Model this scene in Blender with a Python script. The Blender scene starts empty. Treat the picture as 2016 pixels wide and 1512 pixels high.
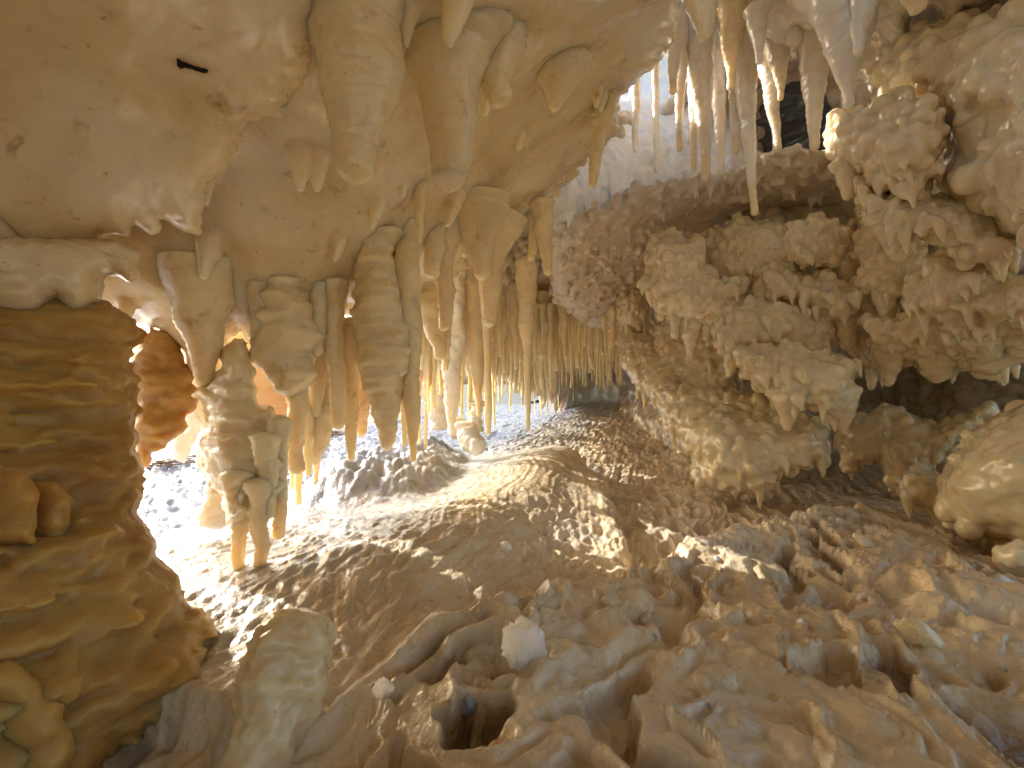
import bpy, math, random
import numpy as np
from mathutils import Vector

# ---------------------------------------------------------------- camera, sky, sun, exposure
SC = bpy.context.scene
COL = SC.collection
FPX = 896.0            # focal length in pixels of the 2016 px wide photograph
CZ = 0.5               # height of the eye above the cave floor
cam_d = bpy.data.cameras.new('camera'); cam = bpy.data.objects.new('camera', cam_d); COL.objects.link(cam)
cam.location = (0, 0, CZ); cam.rotation_euler = (math.radians(90), 0, 0)
cam_d.sensor_width = 36; cam_d.lens = 36 * FPX / 2016; cam_d.clip_start = 0.02; cam_d.clip_end = 5000
SC.camera = cam
SUN_AZ = 122.0          # light travels towards this bearing (from +Y towards +X)
SUN_EL = 28.0
w = bpy.data.worlds.new('World'); SC.world = w; w.use_nodes = True
nt = w.node_tree; nt.nodes.clear()
sky = nt.nodes.new('ShaderNodeTexSky'); sky.sky_type = 'NISHITA'; sky.sun_disc = False
sky.sun_elevation = math.radians(SUN_EL); sky.dust_density = 4.0; sky.air_density = 1.2; sky.sun_rotation = math.radians(SUN_AZ + 180)
bg = nt.nodes.new('ShaderNodeBackground'); bg.inputs[1].default_value = 0.15
wo = nt.nodes.new('ShaderNodeOutputWorld'); nt.links.new(sky.outputs[0], bg.inputs[0]); nt.links.new(bg.outputs[0], wo.inputs[0])
sd = bpy.data.lights.new('sun', 'SUN'); sun = bpy.data.objects.new('sun', sd); COL.objects.link(sun)
sd.energy = 3.7; sd.angle = math.radians(0.5); sd.color = (1.0, 0.96, 0.90)
a, e = math.radians(SUN_AZ), math.radians(SUN_EL)
SDIR = Vector((math.sin(a) * math.cos(e), math.cos(a) * math.cos(e), -math.sin(e)))
sun.rotation_euler = SDIR.to_track_quat('-Z', 'Y').to_euler(); sun.location = (-6, 4, 5)
SC.view_settings.view_transform = 'Standard'; SC.view_settings.look = 'None'
SC.view_settings.exposure = 1.0; SC.view_settings.gamma = 1.0; SC.view_settings.use_curve_mapping = False
SC.cycles.max_bounces = 14; SC.cycles.diffuse_bounces = 10; SC.cycles.glossy_bounces = 3
SC.cycles.transmission_bounces = 4; SC.cycles.use_denoising = True; SC.cycles.sample_clamp_indirect = 6
SC.cycles.caustics_reflective = False; SC.cycles.caustics_refractive = False

F32 = np.float32
# ---------------------------------------------------------------- numpy tools
def hsh(ix, iy, iz, seed):
    h = (ix.astype(np.int64) * 374761393 + iy.astype(np.int64) * 668265263 + iz.astype(np.int64) * 2147483647 + seed * 144269504) & 0xffffffff
    h = ((h ^ (h >> 13)) * 1274126177) & 0xffffffff
    return (h ^ (h >> 16)) & 0xffffffff
GR = np.array([[1,1,0],[-1,1,0],[1,-1,0],[-1,-1,0],[1,0,1],[-1,0,1],[1,0,-1],[-1,0,-1],[0,1,1],[0,-1,1],[0,1,-1],[0,-1,-1],[1,1,0],[-1,1,0],[0,-1,1],[0,-1,-1]], F32)
def perlin(x, y, z, seed=0):
    x = np.asarray(x, F32); y = np.asarray(y, F32); z = np.asarray(z, F32)
    x, y, z = np.broadcast_arrays(x, y, z)
    xi, yi, zi = np.floor(x), np.floor(y), np.floor(z)
    fx, fy, fz = x - xi, y - yi, z - zi
    xi, yi, zi = xi.astype(np.int64), yi.astype(np.int64), zi.astype(np.int64)
    u, v, w_ = [t * t * t * (t * (t * 6 - 15) + 10) for t in (fx, fy, fz)]
    r = np.zeros(x.shape, F32)
    for dx in (0, 1):
        for dy in (0, 1):
            for dz in (0, 1):
                g = GR[(hsh(xi + dx, yi + dy, zi + dz, seed) & 15)]
                dot = g[..., 0] * (fx - dx) + g[..., 1] * (fy - dy) + g[..., 2] * (fz - dz)
                r += dot * (u if dx else 1 - u) * (v if dy else 1 - v) * (w_ if dz else 1 - w_)
    return r
def fbm(x, y, z, oct=3, seed=0, gain=0.5):
    r = 0; a = 1.0
    for k in range(oct):
        f = 2.03 ** k
        r = r + a * perlin(x * f, y * f, z * f, seed + k * 17); a *= gain
    return r
def rnd01(h): return (h & 0xffff).astype(F32) / 65535.0
def worley(x, y, z, seed=0, two=False, flat=False):
    x = np.asarray(x, F32); y = np.asarray(y, F32); z = np.asarray(z, F32)
    xi, yi, zi = np.floor(x).astype(np.int64), np.floor(y).astype(np.int64), np.floor(z).astype(np.int64)
    f1 = np.full(x.shape, 9.0, F32); f2 = np.full(x.shape, 9.0, F32)
    for dx in (-1, 0, 1):
        for dy in (-1, 0, 1):
            for dz in ((0,) if flat else (-1, 0, 1)):
                a, b, c = xi + dx, yi + dy, zi + dz
                h = hsh(a, b, c, seed); h2 = hsh(b, c, a, seed + 7)
                px = a + 0.5 + 0.85 * (rnd01(h) - 0.5); py = b + 0.5 + 0.85 * (rnd01(h >> 8) - 0.5)
                pz = z if flat else c + 0.5 + 0.85 * (rnd01(h2) - 0.5)
                d = ((px - x) ** 2 + (py - y) ** 2 + (pz - z) ** 2).astype(F32)
                if two:
                    f2 = np.minimum(f2, np.maximum(f1, d))
                f1 = np.minimum(f1, d)
    return (np.sqrt(f1), np.sqrt(f2)) if two else np.sqrt(f1)
def sm(a, b, x):
    t = np.clip((x - a) / (b - a), 0, 1); return t * t * (3 - 2 * t)
def poly_sd(px, py, poly):
    """signed distance to a polygon, positive inside"""
    px = np.asarray(px, F32); py = np.asarray(py, F32)
    d = np.full(px.shape, 1e9, F32); ins = np.zeros(px.shape, bool)
    n = len(poly)
    for i in range(n):
        ax, ay = poly[i]; bx, by = poly[(i + 1) % n]
        ex, ey = bx - ax, by - ay; L = ex * ex + ey * ey + 1e-9
        t = np.clip(((px - ax) * ex + (py - ay) * ey) / L, 0, 1)
        d = np.minimum(d, (px - ax - t * ex) ** 2 + (py - ay - t * ey) ** 2)
        if ay != by:
            c = ((ay > py) != (by > py)) & (px < (bx - ax) * (py - ay) / (by - ay) + ax)
            ins ^= c
    d = np.sqrt(d); return np.where(ins, d, -d)
def rbf(pts, vals):
    """smooth surface through a few values"""
    P = np.array(pts, float) / 500.0; v = np.array(vals, float); n = len(P)
    def ker(r2): return 0.5 * r2 * np.log(r2 + 1e-9)
    K = ker(((P[:, None] - P[None]) ** 2).sum(-1)) + np.eye(n) * 1e-3
    A = np.zeros((n + 3, n + 3)); A[:n, :n] = K; A[:n, n] = 1; A[:n, n+1:] = P; A[n, :n] = 1; A[n+1:, :n] = P.T
    s = np.linalg.lstsq(A, np.concatenate([v, [0, 0, 0]]), rcond=None)[0]
    def f(x, y):
        x = np.asarray(x) / 500.0; y = np.asarray(y) / 500.0
        r = s[n] + s[n+1] * x + s[n+2] * y
        for i in range(n): r = r + s[i] * ker((x - P[i, 0]) ** 2 + (y - P[i, 1]) ** 2)
        return r
    return f
def at(px, py, Y): return np.array([(px - 1008) / FPX * Y, Y, CZ - (py - 756) / FPX * Y])
def on_floor(px, py, z=0.0):
    Y = (CZ - z) * FPX / (py - 756); return ((px - 1008) / FPX * Y, Y)

def mesh_obj(name, V, Fq, mat, parent=None, origin=None, smooth=True, attrs=None):
    V = np.asarray(V, F32)
    if origin is None: origin = V.mean(0)
    origin = np.asarray(origin, F32)
    me = bpy.data.meshes.new(name); Vl = V - origin
    nf = len(Fq); k = Fq.shape[1]
    me.vertices.add(len(V)); me.vertices.foreach_set('co', Vl.ravel())
    me.loops.add(nf * k); me.loops.foreach_set('vertex_index', np.ascontiguousarray(Fq, np.int32).ravel())
    me.polygons.add(nf); me.polygons.foreach_set('loop_start', np.arange(0, nf * k, k, dtype=np.int32))
    me.update(calc_edges=True); me.validate()
    if smooth: me.polygons.foreach_set('use_smooth', np.ones(len(me.polygons), bool))
    if attrs:
        for an, av in attrs.items():
            at_ = me.attributes.new(an, 'FLOAT', 'POINT'); at_.data.foreach_set('value', np.asarray(av, F32))
    me.materials.append(mat)
    o = bpy.data.objects.new(name, me); COL.objects.link(o); o.location = [float(c) for c in origin]
    if parent is not None:
        o.parent = parent; o.location = [float(origin[i] - parent.location[i]) for i in range(3)]
    return o
def tag(o, label=None, cat=None, group=None, kind=None):
    if label: o['label'] = label
    if cat: o['category'] = cat
    if group: o['group'] = group
    if kind: o['kind'] = kind
    return o

def surface_nets(F, org, vox):
    F = F.copy(); F[0] = F[-1] = 1; F[:, 0] = F[:, -1] = 1; F[:, :, 0] = F[:, :, -1] = 1
    S = F < 0
    nx, ny, nz = F.shape
    cnt = np.zeros((nx-1, ny-1, nz-1), np.int8)
    for i in (0, 1):
        for j in (0, 1):
            for k in (0, 1): cnt += S[i:nx-1+i, j:ny-1+j, k:nz-1+k]
    I = np.argwhere((cnt > 0) & (cnt < 8))
    acc = np.zeros((len(I), 3)); n = np.zeros(len(I))
    cs = [(i, j, k) for i in (0, 1) for j in (0, 1) for k in (0, 1)]
    vals = {c: F[I[:, 0]+c[0], I[:, 1]+c[1], I[:, 2]+c[2]] for c in cs}
    for c in cs:
        for ax in range(3):
            if c[ax]: continue
            d = list(c); d[ax] = 1; d = tuple(d)
            a, b = vals[c], vals[d]; m = (a < 0) != (b < 0)
            t = np.where(m, a / np.where(m, a - b, 1), 0)
            p = np.tile(np.array(c, float), (len(I), 1)); p[:, ax] += t
            acc += p * m[:, None]; n += m
    V = (I + acc / n[:, None]) * vox + org
    vid = np.full(cnt.shape, -1, np.int32); vid[I[:, 0], I[:, 1], I[:, 2]] = np.arange(len(I))
    quads = []
    for ax in range(3):
        sl0 = [slice(1, -1)] * 3; sl1 = [slice(1, -1)] * 3
        sl0[ax] = slice(0, -1); sl1[ax] = slice(1, None)
        A = S[tuple(sl0)]; B = S[tuple(sl1)]
        E = np.argwhere(A != B)
        off = np.array([1, 1, 1]); off[ax] = 0; E = E + off
        fl = S[E[:, 0], E[:, 1], E[:, 2]]
        u, v = [(1, 2), (2, 0), (0, 1)][ax]
        q = []
        for du, dv in ((-1, -1), (0, -1), (0, 0), (-1, 0)):
            P = E.copy(); P[:, u] += du; P[:, v] += dv
            q.append(vid[P[:, 0], P[:, 1], P[:, 2]])
        q = np.stack(q, 1); q[~fl] = q[~fl][:, ::-1]
        quads.append(q)
    Q = np.concatenate(quads); Q = Q[(Q >= 0).all(1)]
    return V, Q

class Field:
    def __init__(s, lo, hi, vox):
        s.vox = vox; s.org = np.array(lo, float) - 2 * vox
        s.n = np.ceil((np.array(hi, float) - s.org) / vox).astype(int) + 3
        s.F = np.full(s.n, 1.0, F32)
    def grids(s, sl=None):
        ax = [s.org[i] + s.vox * np.arange(s.n[i]) for i in range(3)]
        if sl: ax = [ax[i][sl[i]] for i in range(3)]
        return ax[0][:, None, None].astype(F32), ax[1][None, :, None].astype(F32), ax[2][None, None, :].astype(F32)
    def box(s, lo, hi):
        a = np.clip(((np.array(lo) - s.org) / s.vox).astype(int), 0, s.n - 1); b = np.clip(((np.array(hi) - s.org) / s.vox).astype(int) + 2, 0, s.n)
        return tuple(slice(int(a[i]), int(max(a[i], b[i]))) for i in range(3))
    def union(s, sl, d, k):
        A = s.F[sl]
        if k <= 0: s.F[sl] = np.minimum(A, d); return
        h = np.clip(0.5 + 0.5 * (A - d) / k, 0, 1); s.F[sl] = A * (1 - h) + d * h - k * h * (1 - h)
    def ball(s, c, r, k=0.0, sq=(1, 1, 1)):
        rr = r * max(sq) + 2 * k + 2 * s.vox
        sl = s.box(np.array(c) - rr, np.array(c) + rr)
        if any(q.stop <= q.start for q in sl): return
        x, y, z = s.grids(sl)
        d = np.sqrt(((x - c[0]) / sq[0]) ** 2 + ((y - c[1]) / sq[1]) ** 2 + ((z - c[2]) / sq[2]) ** 2) - r
        s.union(sl, d * min(sq), k)
    def cone(s, p0, p1, r0, r1, k=0.0, wob=0.0, seed=0):
        p0 = np.array(p0, float); p1 = np.array(p1, float); R = max(r0, r1) * (1 + wob) + 2 * k + 2 * s.vox
        sl = s.box(np.minimum(p0, p1) - R, np.maximum(p0, p1) + R)
        if any(q.stop <= q.start for q in sl): return
        x, y, z = s.grids(sl); dv = p1 - p0; L = (dv ** 2).sum()
        t = np.clip(((x - p0[0]) * dv[0] + (y - p0[1]) * dv[1] + (z - p0[2]) * dv[2]) / L, 0, 1)
        d = np.sqrt((x - p0[0] - t * dv[0]) ** 2 + (y - p0[1] - t * dv[1]) ** 2 + (z - p0[2] - t * dv[2]) ** 2) - (r0 + (r1 - r0) * t)
        if wob: d = d + wob * R * perlin(x / R / 1.3, y / R / 1.3, z / R / 1.0, seed)
        s.union(sl, d, k)
    def noise(s, amp, sx, sy=None, sz=None, seed=0, oct=2):
        """displace near the surface; sx.. are feature sizes in metres"""
        sy = sy or sx; sz = sz or sx
        m = np.argwhere(np.abs(s.F) < amp * 2.2 + s.vox * 2)
        P = s.org + m * s.vox
        s.F[m[:, 0], m[:, 1], m[:, 2]] += amp * fbm(P[:, 0] / sx, P[:, 1] / sy, P[:, 2] / sz, oct, seed).astype(F32)
    def popcorn(s, n, r0, r1, rng, k=0.004, down=False, ymax=None):
        m = np.argwhere((np.abs(s.F) < s.vox * 0.7))
        m = m[(m > 1).all(1) & (m < s.n - 2).all(1)]
        P = s.org + m * s.vox
        if ymax is not None: P = P[P[:, 1] < ymax(P)]
        if len(P) == 0: return
        for p in P[rng.integers(0, len(P), n)]:
            r = r0 + (r1 - r0) * rng.random() ** 2
            s.ball(p, r, k, (1, 1, rng.uniform(0.9, 1.35)))
    def nubs(s, n, rng, l0=.02, l1=.07, r0=.008, r1=.018):
        m = np.argwhere((np.abs(s.F) < s.vox * 0.7)); m = m[(m > 1).all(1) & (m < s.n - 2).all(1)]
        g = s.F[m[:, 0], m[:, 1], m[:, 2] + 1] - s.F[m[:, 0], m[:, 1], m[:, 2] - 1]; g2 = s.F[m[:, 0], m[:, 1] + 1, m[:, 2]] - s.F[m[:, 0], m[:, 1] - 1, m[:, 2]]
        m = m[(g < .1 * s.vox) & (g2 < .2 * s.vox)]
        if len(m) == 0: return
        P = s.org + m * s.vox
        for p in P[rng.integers(0, len(P), n)]:
            k_ = rng.random() ** 1.5; L = l0 + (l1 - l0) * k_; r = r0 + (r1 - r0) * k_
            s.cone(p, p + [rng.normal(0, .1) * L, -L * .15, -L], r, r * .38, .010)
    def mesh(s): return surface_nets(s.F, s.org, s.vox)

def depth_fn(pts):
    if len(pts) == 1: return lambda x, y: np.full(np.shape(x), pts[0][2])
    if len(pts) == 2: 
        (xa, ya, Ya), (xb, yb, Yb) = pts; pts = list(pts) + [(xa - (yb - ya) + .1, ya + (xb - xa) + .1, Ya)]
    f = rbf([p[:2] for p in pts], [math.log(p[2]) for p in pts])
    lo, hi = min(p[2] for p in pts) * 0.85, max(p[2] for p in pts) * 1.2
    return lambda x, y: np.clip(np.exp(f(x, y)), lo, hi)

def slab_field(poly, depth, T, R, vox, warp=6, seed=0):
    """solid whose outline, seen from the cave mouth, follows poly; depth in metres, half-thickness T, edge radius R"""
    D = depth_fn(depth)
    px = np.array([p[0] for p in poly], float); py = np.array([p[1] for p in poly], float)
    x0, x1, y0, y1 = px.min() - 40, px.max() + 40, py.min() - 40, py.max() + 40
    st = 3.0 if (x1 - x0) < 900 else 5.0
    gx = np.arange(x0, x1, st); gy = np.arange(y0, y1, st)
    GX, GY = np.meshgrid(gx, gy, indexing='ij')
    sdr = poly_sd(GX, GY, poly)
    DD = D(GX, GY).astype(F32)
    ok = sdr > -20
    pts = np.stack([(GX[ok] - 1008) / FPX * DD[ok], DD[ok], CZ - (GY[ok] - 756) / FPX * DD[ok]], 1)
    lo = pts.min(0) - [T * .7, T, T * .7]; hi = pts.max(0) + [T * .7, T, T * .7]
    f = Field(lo, hi, vox)
    for i0 in range(0, f.n[0], 24):
        sl = (slice(i0, min(i0 + 24, f.n[0])), slice(0, f.n[1]), slice(0, f.n[2]))
        x, y, z = f.grids(sl)
        y = np.maximum(y, 0.08)
        u = (1008 + FPX * x / y) + 0 * z; v = (756 - FPX * (z - CZ) / y) + 0 * x
        def look(u, v, M):
            iu = np.clip((u - x0) / st, 0, len(gx) - 1.001); iv = np.clip((v - y0) / st, 0, len(gy) - 1.001)
            a, b = iu.astype(int), iv.astype(int); fa, fb = (iu - a).astype(F32), (iv - b).astype(F32)
            return (M[a, b] * (1 - fa) + M[a + 1, b] * fa) * (1 - fb) + (M[a, b + 1] * (1 - fa) + M[a + 1, b + 1] * fa) * fb
        d0 = look(u, v, sdr); wk = warp * sm(45, 12, d0)
        u1, v1 = u, v
        if warp:
            n1 = perlin(u / 38.0, v / 30.0, 0 * u + seed, seed); u1 = u + wk * n1
            n2 = perlin(u / 17.0, v / 14.0, 0 * u + 3.3, seed + 1); v1 = v + wk * 0.8 * n2; u1 = u1 + wk * .6 * n2
        iu = np.clip((u - x0) / st, 0, len(gx) - 1.001); iv = np.clip((v - y0) / st, 0, len(gy) - 1.001)
        a, b = iu.astype(int), iv.astype(int); fa, fb = (iu - a).astype(F32), (iv - b).astype(F32)
        def L(M): return (M[a, b] * (1 - fa) + M[a + 1, b] * fa) * (1 - fb) + (M[a, b + 1] * (1 - fa) + M[a + 1, b + 1] * fa) * fb
        dist = look(u1, v1, sdr) * y / FPX; dy = np.abs(y - L(DD))
        uu = np.clip(dist / R, 0, 1); t = T * np.sqrt(uu * (2 - uu))
        f.F[sl] = np.where(dist > 0, dy - t, np.sqrt(np.maximum(dy, 0) ** 2 + dist ** 2))
    return f
def Zm(x0, y0, s, pts): return [(x0 + s * a, y0 + s * b) for a, b in pts]

# ---------------------------------------------------------------- materials
def mineral(name, c1=(.84, .70, .50), c2=(.70, .50, .29), stain=(.30, .15, .06), stain_amt=0.5, sss=1.0, scale=0.05, rad=(1.0, .74, .46),
            rough=.42, bump=.35, fs=1.0, white=None, spec=.5, attr=None, attr_col=None, coat=.5):
    m = bpy.data.materials.new(name); m.use_nodes = True; n = m.node_tree.nodes; l = m.node_tree.links; n.clear()
    out = n.new('ShaderNodeOutputMaterial'); b = n.new('ShaderNodeBsdfPrincipled'); l.new(b.outputs[0], out.inputs[0])
    g = n.new('ShaderNodeNewGeometry')
    def noise(sc, det, ro=.55, dist=0):
        t = n.new('ShaderNodeTexNoise'); t.inputs['Scale'].default_value = sc * fs; t.inputs['Detail'].default_value = det
        t.inputs['Roughness'].default_value = ro; t.inputs['Distortion'].default_value = dist; l.new(g.outputs['Position'], t.inputs['Vector']); return t
    def ramp(src, p0, p1, v0=0, v1=1):
        r = n.new('ShaderNodeMapRange'); r.inputs[1].default_value = p0; r.inputs[2].default_value = p1; r.inputs[3].default_value = v0; r.inputs[4].default_value = v1
        l.new(src, r.inputs[0]); return r.outputs[0]
    def mix(f, a, c):
        x = n.new('ShaderNodeMix'); x.data_type = 'RGBA'
        if hasattr(f, 'links'): l.new(f, x.inputs[0])
        else: x.inputs[0].default_value = f
        for s, vv in ((6, a), (7, c)):
            if hasattr(vv, 'links'): l.new(vv, x.inputs[s])
            else: x.inputs[s].default_value = (*vv, 1)
        return x.outputs[2]
    c = mix(ramp(noise(3.2, 4, .6, .6).outputs[0], .40, .66), c1, c2)
    if white: c = mix(ramp(noise(2.0, 3, .6).outputs[0], .48, .66), c, white)
    c = mix(ramp(noise(14, 5, .65, .4).outputs[0], .60, .74, 0, stain_amt), c, stain)
    c = mix(ramp(noise(75, 2, .5).outputs[0], .70, .76, 0, stain_amt * .8), c, stain)
    if attr:
        at_ = n.new('ShaderNodeAttribute'); at_.attribute_name = attr; c = mix(at_.outputs['Fac'], c, attr_col)
        a2 = n.new('ShaderNodeAttribute'); a2.attribute_name = 'salt'
        wv = mix(ramp(noise(22, 4, .6, .5).outputs[0], .5, .68), (.50, .47, .42), (.43, .35, .24)); c = mix(a2.outputs['Fac'], c, wv); a3 = n.new('ShaderNodeAttribute'); a3.attribute_name = 'shore_shade'; c = mix(a3.outputs['Fac'], c, (.27, .28, .34))  # salt also tones the sunlit floor; outdoor shade is painted bluish grey
    l.new(c, b.inputs['Base Color'])
    b.inputs['Subsurface Weight'].default_value = sss; b.inputs['Subsurface Scale'].default_value = scale; b.inputs['Subsurface Radius'].default_value = rad
    b.inputs['Specular IOR Level'].default_value = spec
    rr = ramp(noise(9, 3).outputs[0], .35, .65, rough - .14, rough + .16); l.new(rr, b.inputs['Roughness'])
    b.inputs['Coat Weight'].default_value = coat; b.inputs['Coat Roughness'].default_value = .12
    add = n.new('ShaderNodeMath'); add.operation = 'MULTIPLY_ADD'; add.inputs[1].default_value = .35
    l.new(noise(110, 3, .6).outputs[0], add.inputs[0]); l.new(noise(34, 4, .55, .3).outputs[0], add.inputs[2])
    bp = n.new('ShaderNodeBump'); bp.inputs['Strength'].default_value = bump; bp.inputs['Distance'].default_value = .012 / fs
    l.new(add.outputs[0], bp.inputs['Height']); l.new(bp.outputs[0], b.inputs['Normal'])
    return m
M_CEIL = mineral('ceiling_mineral', c1=(.80, .69, .48), c2=(.66, .51, .29), white=(.82, .78, .68), stain=(.42, .23, .10), stain_amt=.85, rough=.24, bump=.045, scale=.06)
M_STAL = mineral('stalactite_mineral', c1=(.80, .69, .47), c2=(.71, .57, .34), stain=(.40, .21, .09), stain_amt=.5, rough=.36, bump=.2)
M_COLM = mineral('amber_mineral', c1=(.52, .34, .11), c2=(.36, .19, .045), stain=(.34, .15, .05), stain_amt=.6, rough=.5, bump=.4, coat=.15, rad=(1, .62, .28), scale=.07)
M_WALL = mineral('wall_mineral', c1=(.68, .59, .45), c2=(.50, .41, .30), stain=(.30, .18, .10), stain_amt=.5, rough=.34, bump=.25, scale=.02, white=(.62, .58, .54))
M_CLUS = mineral('cluster_mineral', c1=(.82, .73, .52), c2=(.73, .61, .40), stain=(.42, .25, .12), stain_amt=.35, rough=.26, bump=.15, scale=.03)
M_ICIC = mineral('pale_ice', c1=(.82, .79, .75), c2=(.74, .66, .54), stain=(.50, .32, .18), stain_amt=.3, rough=.30, bump=.15, scale=.04)
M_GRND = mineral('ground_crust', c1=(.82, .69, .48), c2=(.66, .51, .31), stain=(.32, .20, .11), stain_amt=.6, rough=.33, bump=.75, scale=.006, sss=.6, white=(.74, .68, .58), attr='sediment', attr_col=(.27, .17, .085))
M_BRIT = mineral('bright_salt', c1=(.88, .86, .80), c2=(.85, .77, .58), stain=(.6, .4, .2), stain_amt=.25, rough=.4, bump=.4, scale=.04)

def plain(name, col, rough=.7, spec=.3):
    m = bpy.data.materials.new(name); m.use_nodes = True; nn = m.node_tree.nodes; l = m.node_tree.links; b = nn['Principled BSDF']
    t = nn.new('ShaderNodeTexNoise'); t.inputs['Scale'].default_value = 60; r = nn.new('ShaderNodeMix'); r.data_type = 'RGBA'
    r.inputs[6].default_value = (*[c * .6 for c in col], 1); r.inputs[7].default_value = (*[min(1, c * 1.4) for c in col], 1)
    l.new(t.outputs[0], r.inputs[0]); l.new(r.outputs[2], b.inputs['Base Color'])
    b.inputs['Roughness'].default_value = rough; b.inputs['Specular IOR Level'].default_value = spec
    return m
M_TWIG = plain('wet_dark_wood', (.012, .009, .008))
M_DEBR = plain('driftwood', (.22, .12, .07))
M_WATR = plain('lake_water', (.02, .10, .22), .12, .6)
nn = M_WATR.node_tree.nodes; tx = nn.new('ShaderNodeTexNoise'); tx.inputs['Scale'].default_value = 3; tx.inputs['Detail'].default_value = 5
bp = nn.new('ShaderNodeBump'); bp.inputs['Strength'].default_value = .5; bp.inputs['Distance'].default_value = .05
gg = nn.new('ShaderNodeNewGeometry'); M_WATR.node_tree.links.new(gg.outputs['Position'], tx.inputs['Vector'])
M_WATR.node_tree.links.new(tx.outputs[0], bp.inputs['Height']); M_WATR.node_tree.links.new(bp.outputs[0], nn['Principled BSDF'].inputs['Normal'])
M_ROCK = mineral('dark_slate', c1=(.10, .11, .12), c2=(.05, .06, .07), stain=(.2, .15, .1), stain_amt=.3, rough=.35, bump=.5, scale=.002, sss=.1)
M_TIP = mineral('tan_tip', c1=(.80, .70, .54), c2=(.74, .60, .42), stain=(.35, .18, .08), stain_amt=.5, rough=.3, bump=.15, scale=.04)
M_SNOW = mineral('white_ice', c1=(.86, .88, .93), c2=(.80, .82, .87), stain=(.6, .5, .4), stain_amt=.2, rough=.4, bump=.4, scale=.03)
M_CLER = mineral('clear_ice', c1=(.88, .86, .78), c2=(.84, .78, .64), stain=(.7, .5, .3), stain_amt=.1, rough=.15, bump=.3, scale=.12)

# ---------------------------------------------------------------- ground
W = lambda pts, z=0.0: [on_floor(a_, b_, z) for a_, b_ in pts]
SHELF = W([(-700, 1420), (180, 1500), (440, 1390), (640, 1300), (800, 1250), (960, 1212), (1120, 1165), (1270, 1122), (1400, 1062), (1520, 1030), (1640, 1010), (1800, 1012), (2016, 1040), (2600, 1000)], .06)
SHELF = SHELF + [(3.0, -1.5), (-3.0, -1.5)]
TERR = W([(250, 1010), (560, 955), (800, 905), (930, 884), (1040, 888), (1110, 900), (1170, 940), (1205, 985), (1214, 1015), (1216, 1050), (1236, 1085), (1265, 1122), (1285, 1180), (1200, 1400), (500, 1500), (-100, 1250)], .03)
MOUND = W([(560, 975), (570, 880), (640, 835), (740, 800), (860, 835), (915, 880), (915, 925), (860, 958), (700, 985)], .06)
def chaikin(P, n=2):
    for _ in range(n):
        Q = []
        for i in range(len(P)):
            a_, b_ = np.array(P[i]), np.array(P[(i + 1) % len(P)]); Q += [tuple(a_ * .75 + b_ * .25), tuple(a_ * .25 + b_ * .75)]
        P = Q
    return P
TERR = chaikin(TERR, 2); MOUND = chaikin(MOUND, 1); SHELF = chaikin(SHELF, 1)
CREST = W([(1120, 893), (1060, 945), (980, 1035), (880, 1110), (780, 1180), (690, 1250), (600, 1330)], .06)
def crest_d(x, y):
    d = np.full(x.shape, 9.0, F32); sg = np.zeros(x.shape, F32)
    for (ax_, ay_), (bx_, by_) in zip(CREST[:-1], CREST[1:]):
        ex, ey = bx_ - ax_, by_ - ay_; t = np.clip(((x - ax_) * ex + (y - ay_) * ey) / (ex * ex + ey * ey), 0, 1)
        dd = np.hypot(x - ax_ - t * ex, y - ay_ - t * ey); cr = (x - ax_) * ey - (y - ay_) * ex
        m = dd < d; d = np.where(m, dd, d); sg = np.where(m, -np.sign(cr), sg)
    return d * sg       # positive on the right-hand side
FANC = np.array(on_floor(1490, 990, .06))
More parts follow.
